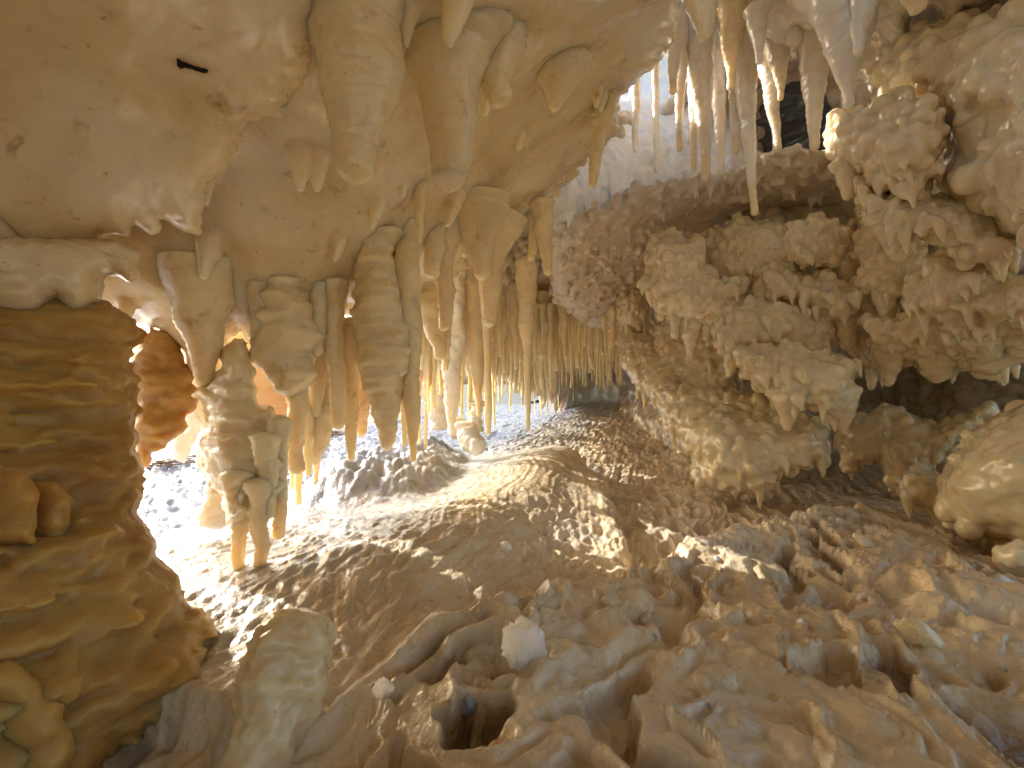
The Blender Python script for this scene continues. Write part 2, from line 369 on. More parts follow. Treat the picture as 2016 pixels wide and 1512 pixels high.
def ground_h(x, y):
    sed = np.zeros(x.shape, F32)
    n_big = fbm(x * 1.4, y * 1.4, 0 * x, 2, 3)
    h = .025 * n_big - .03
    # flowstone wrinkles of the low passage floor, elongated along the passage
    ax_, ay_ = x * .96 - y * .28, x * .28 + y * .96
    wr = np.abs(fbm(ax_ * 11, ay_ * 3.2 + fbm(x*3, y*3, 0*x, 2, 9), 0 * x, 3, 21))
    h += .018 * (1 - wr * 2.2) - .015
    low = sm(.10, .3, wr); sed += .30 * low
    # swirl lines
    # terrace
    wob = .05 * fbm(x * 4, y * 4, 0 * x, 2, 31) + .022 * fbm(x * 14, y * 14, 0 * x, 3, 32)
    dT = poly_sd(x, y, TERR) + wob
    t = sm(-.012, .02, dT)
    f1 = worley(x * 26 + 1.2 * fbm(x * 8, y * 8, 0 * x, 2, 5), y * 17, 0 * x, 41, flat=True)
    rim = sm(.0, .03, dT) * (1 - sm(.03, .12, dT))
    cx, cy = x - .05, y - 1.15; rr = np.sqrt(cx * cx + (cy * .8) ** 2) + .10 * fbm(x * 2.5, y * 2.5, 0 * x, 2, 71)
    rip = perlin(rr * 34, np.arctan2(cy, cx) * 2.0, 0 * x, 61) + .6 * perlin(rr * 80, np.arctan2(cy, cx) * 4, 0 * x, 62)
    far = sm(1.3, 1.9, y)
    pits = (np.clip(f1, 0, .8) - .45)
    st = fbm((x * .87 - y * .5) * 42, (x * .5 + y * .87) * 12, 0 * x, 3, 81)
    dC = crest_d(x, y) + .03 * fbm(x * 3, y * 3, 0 * x, 2, 35)
    dB = poly_sd(x, y, TERR)
    band = perlin(dB * 30 + 1.6 * fbm(x * 2.2, y * 2.2, 0 * x, 2, 36), x * 1.2, y * 1.2, 37) + .5 * perlin(dB * 75 + 3 * fbm(x * 2.2, y * 2.2, 0 * x, 2, 36), x * 3, y * 3, 38)
    ridge = .10 * np.where(dC > 0, np.exp(-(dC / .20) ** 2), np.exp(-(dC / .34) ** 2)) * sm(4.2, 2.2, y) * sm(.72, 1.15, y) - .02
    th = .050 + ridge + .006 * band * sm(-.25, .1, dC + .1) + .016 * pits * (1 - .5 * far) * sm(-.3, .3, fbm(x * 3, y * 3, 0 * x, 2, 89)) + .003 * rip * far + .007 * st * (1 - far) + .003 * rip + .012 * rim
    h = h * (1 - t) + t * (th + .02 * n_big)
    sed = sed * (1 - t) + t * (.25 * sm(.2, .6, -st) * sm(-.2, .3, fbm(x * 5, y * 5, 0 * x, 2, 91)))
    # salt mound under the curtain
    dM = poly_sd(x, y, MOUND) + .05 * fbm(x * 5, y * 5, 0 * x, 2, 33)
    m = sm(-.05, .22, dM)
    w1 = worley(x * 12, y * 9, 0 * x, 43, flat=True); w2 = worley(x * 27, y * 22, 0 * x, 44, flat=True)
    pc = np.clip(1 - (w1 / .8) ** 2, 0, 1) * .038 + np.clip(1 - (w2 / .8) ** 2, 0, 1) * .016
    h += m * (.07 + pc * 1.25 + .05 * fbm(x * 3, y * 3, 0 * x, 2, 14)); sed *= (1 - m)
    # lumpy crust in the far passage
    f = sm(2.6, 3.6, y) * sm(-.2, .5, x - .12 * y) 
    h += f * (.75 * pc + .04 * fbm(x * 2, y * 2, 0 * x, 2, 15))
    h += .30 * sm(.0, 1.6, x - (.29 * y + .55)) * sm(2.0, 3.0, y)
    h += .16 * sm(4.5, 9.5, y) * sm(-1.0, .6, x - .2 * y) * sm(16, 11, y)
    # foreground shelf: smooth rims around elongated hollows, fanning out from one point
    dS = poly_sd(x, y, SHELF) + .018 * fbm(x * 8, y * 8, 0 * x, 3, 51)
    s = sm(-.015, .03 + .22 * sm(-.12, -.45, x), dS)
    fx, fy = x - FANC[0], y - FANC[1]
    fr = np.sqrt(fx * fx + fy * fy); fa = np.arctan2(fx, -fy)
    A0, B0 = fa * 7.2, np.log(fr + .15) * 6.4
    wA = fbm(x * 5.5, y * 5.5, 0 * x, 3, 53); wB = fbm(x * 5.5, y * 5.5, 0 * x + 5, 3, 54)
    A_, B_ = A0 + 1.1 * wA, B0 + 1.0 * wB
    r1 = 1 - np.abs(perlin(A_ * 1.05 + .5 * wB, B_ * .32, 0 * x, 55)) * 2.0
    r2 = 1 - np.abs(perlin(A_ * 2.1 + .6 * wB, B_ * .7, 0 * x, 56)) * 2.0
    r3 = 1 - np.abs(perlin(A_ * 4.1, B_ * 2.3, 0 * x, 50)) * 2.0
    p1 = worley(A_ * 1.1, B_ * .55, 0 * x, 44, flat=True); p2 = worley(A_ * 2.2 + 3, B_ * 1.2, 0 * x, 45, flat=True)
    pres = sm(-.12, .06, fbm(x * 4.1, y * 4.1, 0 * x, 2, 57)); pres2 = sm(-.05, .1, fbm(x * 6.1, y * 6.1, 0 * x, 2, 46))
    hol = (1 - sm(.18, .40, p1)) * pres; hol2 = (1 - sm(.18, .42, p2)) * pres2
    am = .30 + .70 * sm(.05, .45, fr)
    hs = .072 + .035 * n_big + .024 * fbm(x * 3.6, y * 3.6, 0 * x, 2, 49) + am * (.019 * np.clip(r1, -.6, 1) + .011 * r2 + .005 * r3 - .026 * hol - .012 * hol2 - .006)
    hs += .004 * fbm(x * 16, y * 16, 0 * x, 3, 58) + .0014 * fbm(x * 42, y * 42, 0 * x, 3, 47)
    hs -= .10 * sm(.15, .75, fa) * sm(.25, .75, fr)
    hs -= .075 * np.exp(-((x + .30) ** 2 + ((y - .60) * .9) ** 2) / .034)
    crk = sm(.55, .70, fbm(A_ * .55, B_ * .40, 0 * x, 2, 60) + .30) * .035; hs -= crk
    hs -= .05 * sm(-.02, -.32, x) * sm(1.1, .75, y); rimS = sm(.0, .04, dS) * (1 - sm(.04, .16, dS)); hs += .018 * rimS
    edge = np.clip(hol + .4 * hol2 + .75 * sm(.45, -.25, r1), 0, 1); keep = 1.0
    h = h * (1 - s) + hs * s
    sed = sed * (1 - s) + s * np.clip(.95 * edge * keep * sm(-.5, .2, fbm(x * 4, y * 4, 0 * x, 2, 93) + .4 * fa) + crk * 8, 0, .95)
    # outside: salt beach in little waves, falling to the lake
    sx = x + 2.4 - (y - 3.2) * .19     # metres from the waterline
    outw = sm(.15, -.45, x + .95 - .2 * (y - 1.6)) 
    bw = perlin((x * .25 + y * .97) * 20 + 1.2 * perlin(x * 4, y * 4, 0 * x, 64), x * 6, 0 * x, 65)
    ho = -.05 + .03 * bw + .015 * fbm(x * 24, y * 24, 0 * x, 2, 66)
    ho = ho - .16 * sm(.25, -.5, sx) + .035 * np.exp(-((sx - .1) / .12) ** 2)
    h = h * (1 - outw) + ho * outw; sed *= (1 - outw)
    h = np.where(sx < -.5, np.maximum(h - .5 * sm(-.5, -3, sx), -1), h)
    # behind the eye and far away: gentle
    away = sm(9, 20, np.sqrt(x * x + y * y)); h = h * (1 - away) - .25 * away
    dL = (x + .34) * .958 - (y - .87) * .295   # right of the sun-shadow line; sunlit floor tone goes into the salt colour
    salt = sm(.10, -.30, dL + .10 * fbm(x * 6, y * 6, 0 * x, 3, 131)) * (1 - s)
    salt = np.clip(np.maximum(salt, m * .9) , 0, 1) * (1 - .5 * sm(.1, .5, fbm(x * 9, y * 9, 0 * x, 3, 132)) * (1 - outw))
    return h.astype(F32), np.clip(sed, 0, 1), np.maximum(salt, outw), sm(.2, -.4, dL + .55 + .1 * fbm(x * 3, y * 3, 0 * x, 2, 133)) * sm(1.2, 1.9, y)  # last mask paints the bluish outdoor shade into the ground colour
def build_ground():
    fr = np.radians(np.linspace(-62, 62, 1150)); back = np.radians(np.linspace(62, 298, 150))[1:-1]
    ang = np.concatenate([fr, back]); nr = 720
    rad = .22 * (90 / .22) ** (np.linspace(0, 1, nr) ** 1.25)
    A, Rr = np.meshgrid(ang, rad, indexing='ij'); x = Rr * np.sin(A); y = Rr * np.cos(A)
    h, sed, salt, shore_shade = ground_h(x.ravel(), y.ravel())
    V = np.stack([x.ravel(), y.ravel(), h], 1); na = len(ang)
    i = np.arange(na)[:, None]; j = np.arange(nr - 1)[None]; i2 = (i + 1) % na
    Q = np.stack([i * nr + j, i * nr + j + 1, i2 * nr + j + 1, i2 * nr + j], -1).reshape(-1, 4)
    # close the small hole under the eye
    c = len(V); V = np.concatenate([V, [[0, 0, float(h.reshape(na, nr)[:, 0].mean())]]]); sed = np.concatenate([sed, [0]]); salt = np.concatenate([salt, [0]]); shore_shade = np.concatenate([shore_shade, [0]])
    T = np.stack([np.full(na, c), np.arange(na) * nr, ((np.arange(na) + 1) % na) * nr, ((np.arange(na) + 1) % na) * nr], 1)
    o = mesh_obj('ground', V, Q, M_GRND, origin=(0, 0, 0), attrs={'sediment': sed, 'salt': salt, 'shore_shade': shore_shade})
    o2 = T
    return tag(o, kind='structure')
build_ground()
def floor_z(x, y): return float(ground_h(np.array([x], F32), np.array([y], F32))[0][0])

# water: one sheet of the lake, left of the shore
xs = np.array([-.2, 0, .2]) 
wp = np.array([[-2.05 - 60, -40, -.16], [-2.05 - .19 * 43, -40, -.16], [-2.05 + .19 * 60, 60, -.16], [-2.05 + .19 * 400, 400, -.16], [-900, 400, -.16]])
tag(mesh_obj('water', np.array([[-900, -300, -.15], [-2.05 - .19 * 303, -300, -.15], [-2.05 + .19 * 800, 800, -.15], [-900, 800, -.15]]), np.array([[0, 1, 2, 3]]), M_WATR, smooth=False), kind='structure')

# ---------------------------------------------------------------- back wall and far ceiling, one relief sheet with thickness
SHEET = [(860, -900), (2500, -900), (2500, 1180), (1700, 1100), (1400, 1010), (1310, 900), (1245, 800), (1225, 748), (1150, 700), (1050, 650), (950, 600), (850, 560)]
HOLE = [(1195, 215), (1125, 205), (1105, 140), (1190, 90), (1255, 20), (1310, -50), (1400, -10), (1425, 40), (1400, 75), (1385, 130), (1330, 190), (1290, 240), (1240, 235)]
SH_D = [(860, -900, .62), (860, -300, .95), (860, 0, 1.2), (860, 300, 1.7), (1300, -900, .95), (1700, -900, 1.0), (2500, -900, .8), (1000, 0, 1.4), (1300, -300, 1.6), (1150, -100, 1.65), (1600, -250, 1.9), (1900, -200, 1.5), (2500, 0, 1.1),
        (1150, 180, 2.1), (1350, 60, 2.5), (1400, -150, 2.1), (1500, 150, 2.7), (1250, 250, 2.75), (1120, 380, 2.7), (1000, 450, 2.5), (870, 520, 2.4), (950, 570, 3.0), (1060, 610, 4.2), (1140, 670, 6.5), (1215, 738, 10.),
        (1300, 400, 3.1), (1180, 480, 3.6), (1220, 600, 5.0), (1300, 550, 3.3), (1420, 420, 2.6), (1450, 560, 2.5), (1600, 250, 2.9), (1560, 420, 2.4), (1250, 720, 7.0), (1290, 780, 5.0), (1330, 860, 3.6),
        (1400, 700, 3.0), (1500, 960, 2.5), (1700, 700, 3.1), (1720, 850, 3.2), (1700, 1000, 2.6), (1750, 130, 2.0), (1900, 60, 1.8), (2016, 250, 1.6), (1850, 400, 1.9), (1900, 620, 2.3), (2016, 800, 2.4), (1900, 950, 2.2), (2016, 1060, 1.9), (2500, 600, 1.6), (2500, 1100, 1.4)]
def build_wall(lo, hi, vox, pops, sd_):
    fn = rbf([p[:2] for p in SH_D], [math.log(p[2]) for p in SH_D])
    gx = np.arange(760, 2600, 8.0); gy = np.arange(-980, 1260, 8.0); GX, GY = np.meshgrid(gx, gy, indexing='ij')
    ED = np.minimum(poly_sd(GX, GY, SHEET), -poly_sd(GX + 16 * perlin(GX / 34, GY / 34, 0 * GX, 5), GY + 16 * perlin(GX / 34, GY / 34, 0 * GX, 6), HOLE)).astype(F32)
    DD = np.clip(np.exp(fn(GX, GY)), .6, 12).astype(F32)
    f = Field(lo, hi, vox)
    for i0 in range(0, f.n[0], 24):
        sl = (slice(i0, min(i0 + 24, f.n[0])), slice(0, f.n[1]), slice(0, f.n[2])); x, y, z = f.grids(sl); yy = np.maximum(y, .2)
        u = (1008 + FPX * x / yy) + 0 * z; v = (756 - FPX * (z - CZ) / yy) + 0 * x
        iu = np.clip((u - gx[0]) / 8, 0, len(gx) - 1.001); iv = np.clip((v - gy[0]) / 8, 0, len(gy) - 1.001)
        a_, b_ = iu.astype(int), iv.astype(int); fa, fb = (iu - a_).astype(F32), (iv - b_).astype(F32)
        L = lambda M: (M[a_, b_] * (1 - fa) + M[a_ + 1, b_] * fa) * (1 - fb) + (M[a_, b_ + 1] * (1 - fa) + M[a_ + 1, b_ + 1] * fa) * fb
        D = L(DD); th = .09 + .02 * D
        f.F[sl] = np.maximum(np.abs(y - D - th) - th, -L(ED) * yy / FPX)
    g = np.sqrt(sum(q * q for q in np.gradient(f.F, vox))); f.F = (f.F / np.clip(g, .8, 8)).astype(F32); del g
    f.noise(.06, .40, .40, .30, seed=sd_, oct=3)
    rg = np.random.default_rng(sd_)
    m = np.argwhere(np.abs(f.F) < vox * .6); m = m[(m > 1).all(1) & (m < f.n - 2).all(1)]; P = f.org + m * vox
    u = 1008 + FPX * P[:, 0] / P[:, 1]; v = 756 - FPX * (P[:, 2] - CZ) / P[:, 1]
    kn = (u - 1090) / 600 + (v - 380) / 900 + .12 * perlin(P[:, 0] * 2, P[:, 1] * 2, P[:, 2] * 2, 104)
    front = P[:, 1] < np.exp(fn(u, v)) + .12
    K = P[(kn > 0) & front]
    for n_, r0, r1 in pops:
        for p in K[rg.integers(0, len(K), n_)]:
            f.ball(p, r0 + (r1 - r0) * rg.random() ** 2, .003, (1, 1, rg.uniform(.9, 1.3)))
    V, Q = f.mesh(); return tag(mesh_obj('cave_wall', V, Q, M_WALL), kind='structure')
build_wall((-.55, .6, -.12), (3.1, 4.2, 2.7), .0145, ((3500, .022, .06), (9000, .014, .032)), 7)
build_wall((-.1, 4.15, -.12), (4.4, 10.6, 1.7), .04, ((1500, .04, .12),), 8)

# ---------------------------------------------------------------- roof over and behind the eye (world built)
tgt = np.array([1.36, 1.33, .37]); e_ = math.tan(math.radians(SUN_EL)); dh = np.array([math.sin(a), math.cos(a)])
def build_roof():
    f = Field((-1.35, -2.3, 1.0), (3.0, 1.0, 2.25), .028)
    x, y, z = f.grids()
    lift = .75 * sm(.25, 1.1, x) * sm(-.3, .6, y)
    bot = 1.17 + lift + .05 * fbm(x * 2, y * 2, 0 * x, 2, 7) + .10 * sm(-.3, -1.2, y) ; top = bot + .24
    F = np.maximum(bot - z, z - top)
    left = -1.05 + .10 * perlin(y * 3, 0 * y, 0 * y, 4) + .15 * sm(0, -1, y) + .35 * (z - 1.13)
    F = np.maximum(F, left - x)
    F = np.maximum(F, (-2.15 + .1 * perlin(x * 3, 0 * x, 0 * x, 8)) - y); F = np.maximum(F, y - .66)
    hc = tgt[:2] - dh * (1.35 - tgt[2]) / e_
    rr = np.sqrt(((x - hc[0] - (z - 1.35) * -SDIR[0] / SDIR[2] * -1) / 1.3) ** 2 + (y - hc[1] - (z - 1.35) * SDIR[1] / SDIR[2]) ** 2)
    F = np.maximum(F, .05 - rr + .02 * perlin(x * 20, y * 20, 0 * x, 12))
    f.F = (F + 0 * f.F).astype(F32)
    V, Q = f.mesh(); return tag(mesh_obj('cave_roof', V, Q, M_CEIL), kind='structure')
build_roof()
def build_side():  # unseen wall left of the eye, added to keep sun off the foreground
    f = Field((-1.6, -2.2, -.15), (-.7, 1.05, 1.6), .03)
    x, y, z = f.grids()
    c = -1.12 + .12 * fbm(y * 2, z * 2, 0 * y, 2, 17) - .06 * sm(.3, .9, y)
    f.F = (np.abs(x - c) - .16 + np.maximum(0, y - .9) * .5 + 0 * f.F).astype(F32); f.F = np.maximum(f.F, y - .97).astype(F32)
    V, Q = f.mesh(); return tag(mesh_obj('sun_block_wall', V, Q, M_CEIL), kind='structure')
build_side()

def slab(name, poly, depth, T, R, vox, mat, label=None, cat=None, kind=None, group=None, warp=6, seed=0, noises=(), pop=(), cones=(), parent=None, nub=0):
    f = slab_field(poly, depth, T, R, vox, warp, seed); rng = np.random.default_rng(seed + 5)
    for c in cones: f.cone(*c)
    for nz in noises: f.noise(*nz[:4], seed=seed + 3, oct=nz[4] if len(nz) > 4 else 2)
    for p in pop: f.popcorn(p[0], p[1], p[2], rng, p[3] if len(p) > 3 else .004)
    if nub: f.nubs(nub, rng) if isinstance(nub, int) else f.nubs(nub[0], rng, *nub[1:])
    V, Q = f.mesh()
    org = V.mean(0); org[2] = V[:, 2].min() if not parent else org[2]
    return tag(mesh_obj(name, V, Q, mat, parent, org), label, cat, group, kind)

# main ceiling mass: overhead to the drip edge
CEIL = [(-150, -700), (1345, -700), (1345, 20), (1330, 60), (1300, 110), (1265, 150), (1225, 182), (1215, 232), (1172, 300), (1132, 322), (1092, 380), (1040, 412), (990, 440), (930, 520), (880, 560), (826, 560), (815, 600), (760, 610), (700, 600), (660, 640),
        (625, 690), (600, 660), (560, 640), (545, 690), (500, 690), (470, 650), (445, 680), (420, 730), (398, 755), (375, 735), (355, 690), (330, 655), (270, 640), (0, 640), (-150, 640)]
CEIL_D = [(-420, -700, .42), (600, -700, .45), (1345, -700, .5), (0, 0, .84), (600, 0, .86), (1000, 0, .92), (1340, 20, 1.15), (0, 300, 1.0), (600, 300, 1.12), (1000, 200, 1.3), (1200, 200, 1.6), (900, 400, 1.5), (1090, 380, 1.9), (960, 480, 1.9), (820, 560, 1.65), (600, 650, 1.4), (400, 740, 1.3), (270, 640, 1.25), (0, 620, 1.2), (-420, 600, 1.1)]
slab('cave_ceiling', CEIL, [(q[0], q[1], q[2] + .12) for q in CEIL_D], .15, .12, .0085, M_CEIL, kind='structure', warp=10, seed=1,
     noises=((.035, .26, .26, .40, 2), (.0022, .05, .05, .06)), nub=(45, .03, .10, .014, .034))
slab('ice_slope', [(1075, 440), (1100, 340), (1160, 270), (1200, 200), (1250, 175), (1300, 205), (1345, 190), (1420, 215), (1480, 260), (1500, 330), (1420, 380), (1330, 385), (1250, 405), (1180, 450), (1120, 480)], [(1100, 400, 2.35), (1250, 200, 2.9), (1450, 300, 2.75), (1180, 450, 2.6)], .14, .14, .011, M_SNOW,
     'white ice slope glowing under the skylight, running down behind the ceiling edge', 'ice slope', seed=62, warp=12, noises=((.04, .14, .14, .22, 3), (.014, .05, .05, .06)), nub=(170, .02, .09, .008, .018))
slab('rock_outcrop', [(1470, 190), (1530, 150), (1600, 130), (1680, 120), (1700, 300), (1640, 330), (1560, 320), (1480, 330), (1450, 270)], [(1560, 250, 2.85), (1690, 200, 2.6)], .12, .1, .012, M_ROCK,
     'dark wet slate rock in the hollow behind the icicles', 'rock', seed=63, warp=14, noises=((.04, .2, .2, .08, 3),))
# nearer shelf lips under the ceiling
LIP1 = [(-170, -500), (640, -500), (622, 60), (616, 110), (592, 168), (566, 186), (560, 226), (530, 231), (482, 240), (482, 275), (452, 320), (402, 375), (397, 460), (380, 464), (345, 448), (308, 428), (317, 460), (290, 457), (265, 442), (255, 470), (215, 466), (180, 498), (120, 505), (60, 540), (-170, 560)]
slab('ice_shelf', LIP1, [(-420, -500, .42), (640, -500, .45), (0, 0, .72), (600, 0, .78), (600, 150, .9), (400, 400, 1.02), (0, 400, .92), (-420, 400, .85)], .055, .10, .006, M_CEIL,
     'smooth broad translucent shelf at upper left with a toothed lower edge and black twig', 'ice shelf', seed=2, warp=9, noises=((.012, .18, .18, .22, 2), (.001, .03, .03, .03)))
LIP2 = [(-150, 460), (100, 470), (230, 470), (277, 500), (276, 545), (255, 556), (228, 540), (200, 545), (196, 590), (185, 618), (160, 626), (132, 618), (112, 590), (96, 600), (85, 626), (40, 632), (0, 628), (-150, 640)]
slab('ice_shelf', LIP2, [(-300, 500, .86), (0, 500, .88), (280, 500, 1.02), (0, 630, .88), (200, 630, .98)], .05, .05, .006, M_CEIL,
     'low lip with rounded lobes and wet glints just above the dark left column', 'ice shelf', seed=3, warp=8, noises=((.010, .12, .12, .12, 2), (.004, .04, .04, .02)))

# ---------------------------------------------------------------- left column
COLM = [(-260, 540), (0, 560), (90, 570), (180, 590), (268, 628), (272, 660), (250, 700), (247, 712), (266, 746), (270, 792), (258, 830), (270, 870), (276, 905), (282, 960), (275, 1010), (310, 1062), (318, 1100), (345, 1128), (362, 1160), (368, 1190), (410, 1198), (426, 1225), (428, 1242), (414, 1262), (424, 1310), (440, 1332), (420, 1372), (330, 1425), (230, 1480), (150, 1560), (-260, 1700)]
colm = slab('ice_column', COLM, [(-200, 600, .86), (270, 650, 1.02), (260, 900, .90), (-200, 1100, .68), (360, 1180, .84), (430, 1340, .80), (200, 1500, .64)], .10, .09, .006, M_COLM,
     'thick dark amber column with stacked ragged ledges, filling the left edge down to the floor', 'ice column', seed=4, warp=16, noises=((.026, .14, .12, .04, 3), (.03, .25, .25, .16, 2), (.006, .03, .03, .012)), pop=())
for i, (pl, dp, lb) in enumerate([
    (Zm(0, 987, .3472, [(-500, -150), (150, -160), (215, -40), (215, 60), (200, 240), (100, 260), (60, 270), (-500, 330)]), .66, 'pale grey flake hanging in front of the column'),
    (Zm(0, 987, .3472, [(-400, -250), (330, -100), (400, 0), (395, 150), (402, 250), (395, 380), (320, 468), (240, 455), (0, 450), (-400, 400)]), .72, None),
    (Zm(0, 987, .3472, [(-500, 900), (60, 900), (200, 1000), (350, 1150), (370, 1260), (400, 1330), (400, 1700), (-500, 1700)]), .56, None),
    (Zm(0, 987, .3472, [(200, 430), (520, 380), (700, 460), (760, 560), (600, 640), (300, 640), (150, 560)]), .75, None)]):
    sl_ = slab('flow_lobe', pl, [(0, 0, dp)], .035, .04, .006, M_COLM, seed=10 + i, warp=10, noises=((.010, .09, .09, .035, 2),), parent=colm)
    if lb: sl_['label'] = lb

# ---------------------------------------------------------------- stalactites: lofted, rippled, tapering
def loft(name, p0, p1, prof, mat, bend=0.0, rip=.10, rip_n=None, knob=.12, seed=0, nu=26, parent=None, flat=1.0, tiprad=True):
    """prof: list of (t, radius) from root to tip"""
    rng = np.random.default_rng(seed * 7 + 11)
    p0 = np.array(p0, float); p1 = np.array(p1, float); Lg = np.linalg.norm(p1 - p0)
    nv = int(np.clip(Lg / .0045, 18, 150)); t = np.linspace(0, 1, nv)
    tt = np.concatenate([t[:-1], 1 - (1 / nv) * (1 - np.array([.0, .45, .75, .93, 1.0]))]) if tiprad else t
    r = np.interp(tt, [q[0] for q in prof], [q[1] for q in prof])
    if tiprad:
        rt = prof[-1][1]; s_ = np.clip((1 - tt) * Lg / max(rt, 1e-4), 0, 1); r = r * np.sqrt(np.clip(1 - (1 - s_) ** 2, 0, 1)) + 1e-5
    d = (p1 - p0) / Lg; u = np.cross(d, [0, 1, .01]); u /= np.linalg.norm(u); v = np.cross(d, u)
    off = bend * Lg * np.sin(tt * math.pi * rng.uniform(.8, 1.6)) ; ph = rng.uniform(0, 6.28)
    off2 = .25 * np.interp(tt, np.linspace(0, 1, 7), np.concatenate([[0], rng.normal(0, 1, 5), [0]])) * prof[-1][1]
    C_ = p0 + np.outer(tt * Lg, d) + np.outer(off * math.cos(ph) + off2, u) + np.outer(off * math.sin(ph), v)
    th = np.linspace(0, 2 * math.pi, nu, endpoint=False)
    TH, TT = np.meshgrid(th, tt); RR = np.repeat(r[:, None], nu, 1)
    dirs = np.cos(TH)[..., None] * u + np.sin(TH)[..., None] * v * flat
    rm = max(q[1] for q in prof); step = max(rm * 1.1, .012) if rip_n is None else Lg / rip_n
    px_ = C_[:, None, :] + dirs * RR[..., None]
    n1 = perlin(TT * Lg / step + seed, np.cos(TH) * .7, np.sin(TH) * .7, seed)
    n2 = fbm(px_[..., 0] / (rm * .9 + .004), px_[..., 1] / (rm * .9 + .004), px_[..., 2] / (rm * 1.6 + .006), 2, seed + 3)
    n3 = fbm(px_[..., 0] / (rm * .3 + .003), px_[..., 1] / (rm * .3 + .003), px_[..., 2] / (rm * .4 + .003), 2, seed + 5)
    n4 = fbm(px_[..., 0] / .014, px_[..., 1] / .014, px_[..., 2] / .009, 2, seed + 9)
    RR = RR * (1 + rip * 1.7 * np.where(n1 > 0, n1, n1 * .6) + knob * 1.25 * n2 + knob * .7 * n3) + np.minimum(.0022, RR * .12) * n4 * 1.6
    V = (C_[:, None, :] + dirs * RR[..., None]).reshape(-1, 3)
    m = len(tt); i = np.arange(m - 1)[:, None]; j = np.arange(nu)[None]; j2 = (j + 1) % nu
    Q = np.stack([i * nu + j, i * nu + j2, (i + 1) * nu + j2, (i + 1) * nu + j], -1).reshape(-1, 4)
    return V, Q
CF0 = depth_fn([(q[0], q[1], q[2] + .12) for q in CEIL_D])
CF = lambda px, py: CF0(px, py) - .13
def stal(x0, y0, x1, y1, w0, w1, Y, label, mat=None, group=None, prof=None, name='stalactite', cat='stalactite', Y1=None, tip=0, **kw):
    stal.n += 1
    if Y < 2.2 and mat is not M_ICIC and float(poly_sd(np.array([x0]), np.array([y0]), CEIL)[0]) > 0: Y = float(np.clip(CF(np.array(float(x0)), np.array(float(y0))) + .2 * w0 * Y / FPX, Y * .8, Y * 1.35))
    elif Y >= 2.2 and mat is not M_ICIC and x0 < 1300: y0 = min(y0, 756 - .68 * FPX / Y)
    up = max(8, .06 * (y1 - y0)); sx = (x1 - x0) / max(1, (y1 - y0))
    p0 = at(x0 - sx * up, y0 - up, Y); p1 = at(x1, y1, Y1 or Y); s = Y / FPX / 2
    if prof is None: prof = [(0, w0 * 1.1), (.05, w0 * 1.25), (.16, w0), (.5, w1 + (w0 - w1) * .52), (.85, w1 * 1.12), (1, w1)]
    prof = [(0, prof[0][1] * .12), (.008, prof[0][1] * .45), (.02, prof[0][1] * .72), (.035, prof[0][1] * .9)] + [(max(t, .05), q) for t, q in prof[:1]] + list(prof[1:]); prof = [(t, q * s) for t, q in prof]
    V, Q = loft(name, p0, p1, prof, mat, seed=stal.n, **kw)
    if tip:
        root = bpy.data.objects.new(name, None); COL.objects.link(root); root.location = [float(c) for c in p0]; root.empty_display_size = .05
        nu_ = 26; rows = len(Q) // nu_; cut = int(rows * (1 - tip)) * nu_
        mesh_obj('shaft', V, Q[:cut], mat or M_STAL, root, p0); mesh_obj('tip', V, Q[cut:], M_TIP, root, p0)
        return tag(root, label, cat, group)
    o = mesh_obj(name, V, Q, mat or M_STAL, None, p0)
    return tag(o, label, cat, group)
stal.n = 0
# near ceiling
stal(700, -60, 700, 362, 200, 62, .92, 'very large smooth blunt stalactite of peach ice hanging from the top edge', prof=[(0, 215), (.3, 205), (.45, 168), (.62, 142), (.75, 100), (.82, 84), (.94, 72), (1, 50)], rip=.03, knob=.06)
stal(888, 60, 882, 378, 130, 52, .98, 'large stalactite with a hollow brown-ringed tip, right of the big smooth one', prof=[(0, 250), (.2, 170), (.45, 120), (.75, 88), (.93, 68), (1, 44)], rip=.03, knob=.07, tip=.12)
stal(985, 60, 978, 212, 60, 30, 1.0, 'short hollow stalactite stub right of the brown-ringed one', rip=.03, knob=.12, prof=[(0, 110), (.4, 78), (.8, 50), (1, 34)])
stal(1105, 120, 1090, 220, 50, 22, 1.15, 'small cone with a glinting tip on the smooth ceiling near the skylight', prof=[(0, 120), (.4, 90), (.8, 36), (1, 14)], rip=.02, knob=.04)
stal(1192, 190, 1165, 370, 44, 13, 1.6, 'flat yellowish stalactite at the ceiling edge in front of the white ice', prof=[(0, 50), (.15, 48), (.35, 44), (.4, 28), (.8, 22), (1, 12)], rip=.06, knob=.1)
stal(930, 400, 950, 552, 100, 18, 1.7, 'wide pale stalactite with a stubby lower point under the middle of the ceiling', prof=[(0, 150), (.3, 110), (.6, 60), (.8, 42), (1, 24)], knob=.06, rip=.05)
stal(975, 430, 962, 645, 90, 24, 2.0, 'long pale stalactite right behind the wide one in mid ceiling', knob=.07, prof=[(0, 120), (.3, 70), (.5, 46), (.8, 30), (1, 20)])
stal(1062, 400, 1044, 514, 40, 15, 1.9, 'left prong of the forked pair below the ceiling edge', prof=[(0, 44), (.4, 30), (1, 14)])
stal(1066, 400, 1080, 543, 40, 15, 1.88, 'right longer prong of the forked pair below the ceiling edge', prof=[(0, 48), (.3, 38), (.7, 24), (1, 14)])
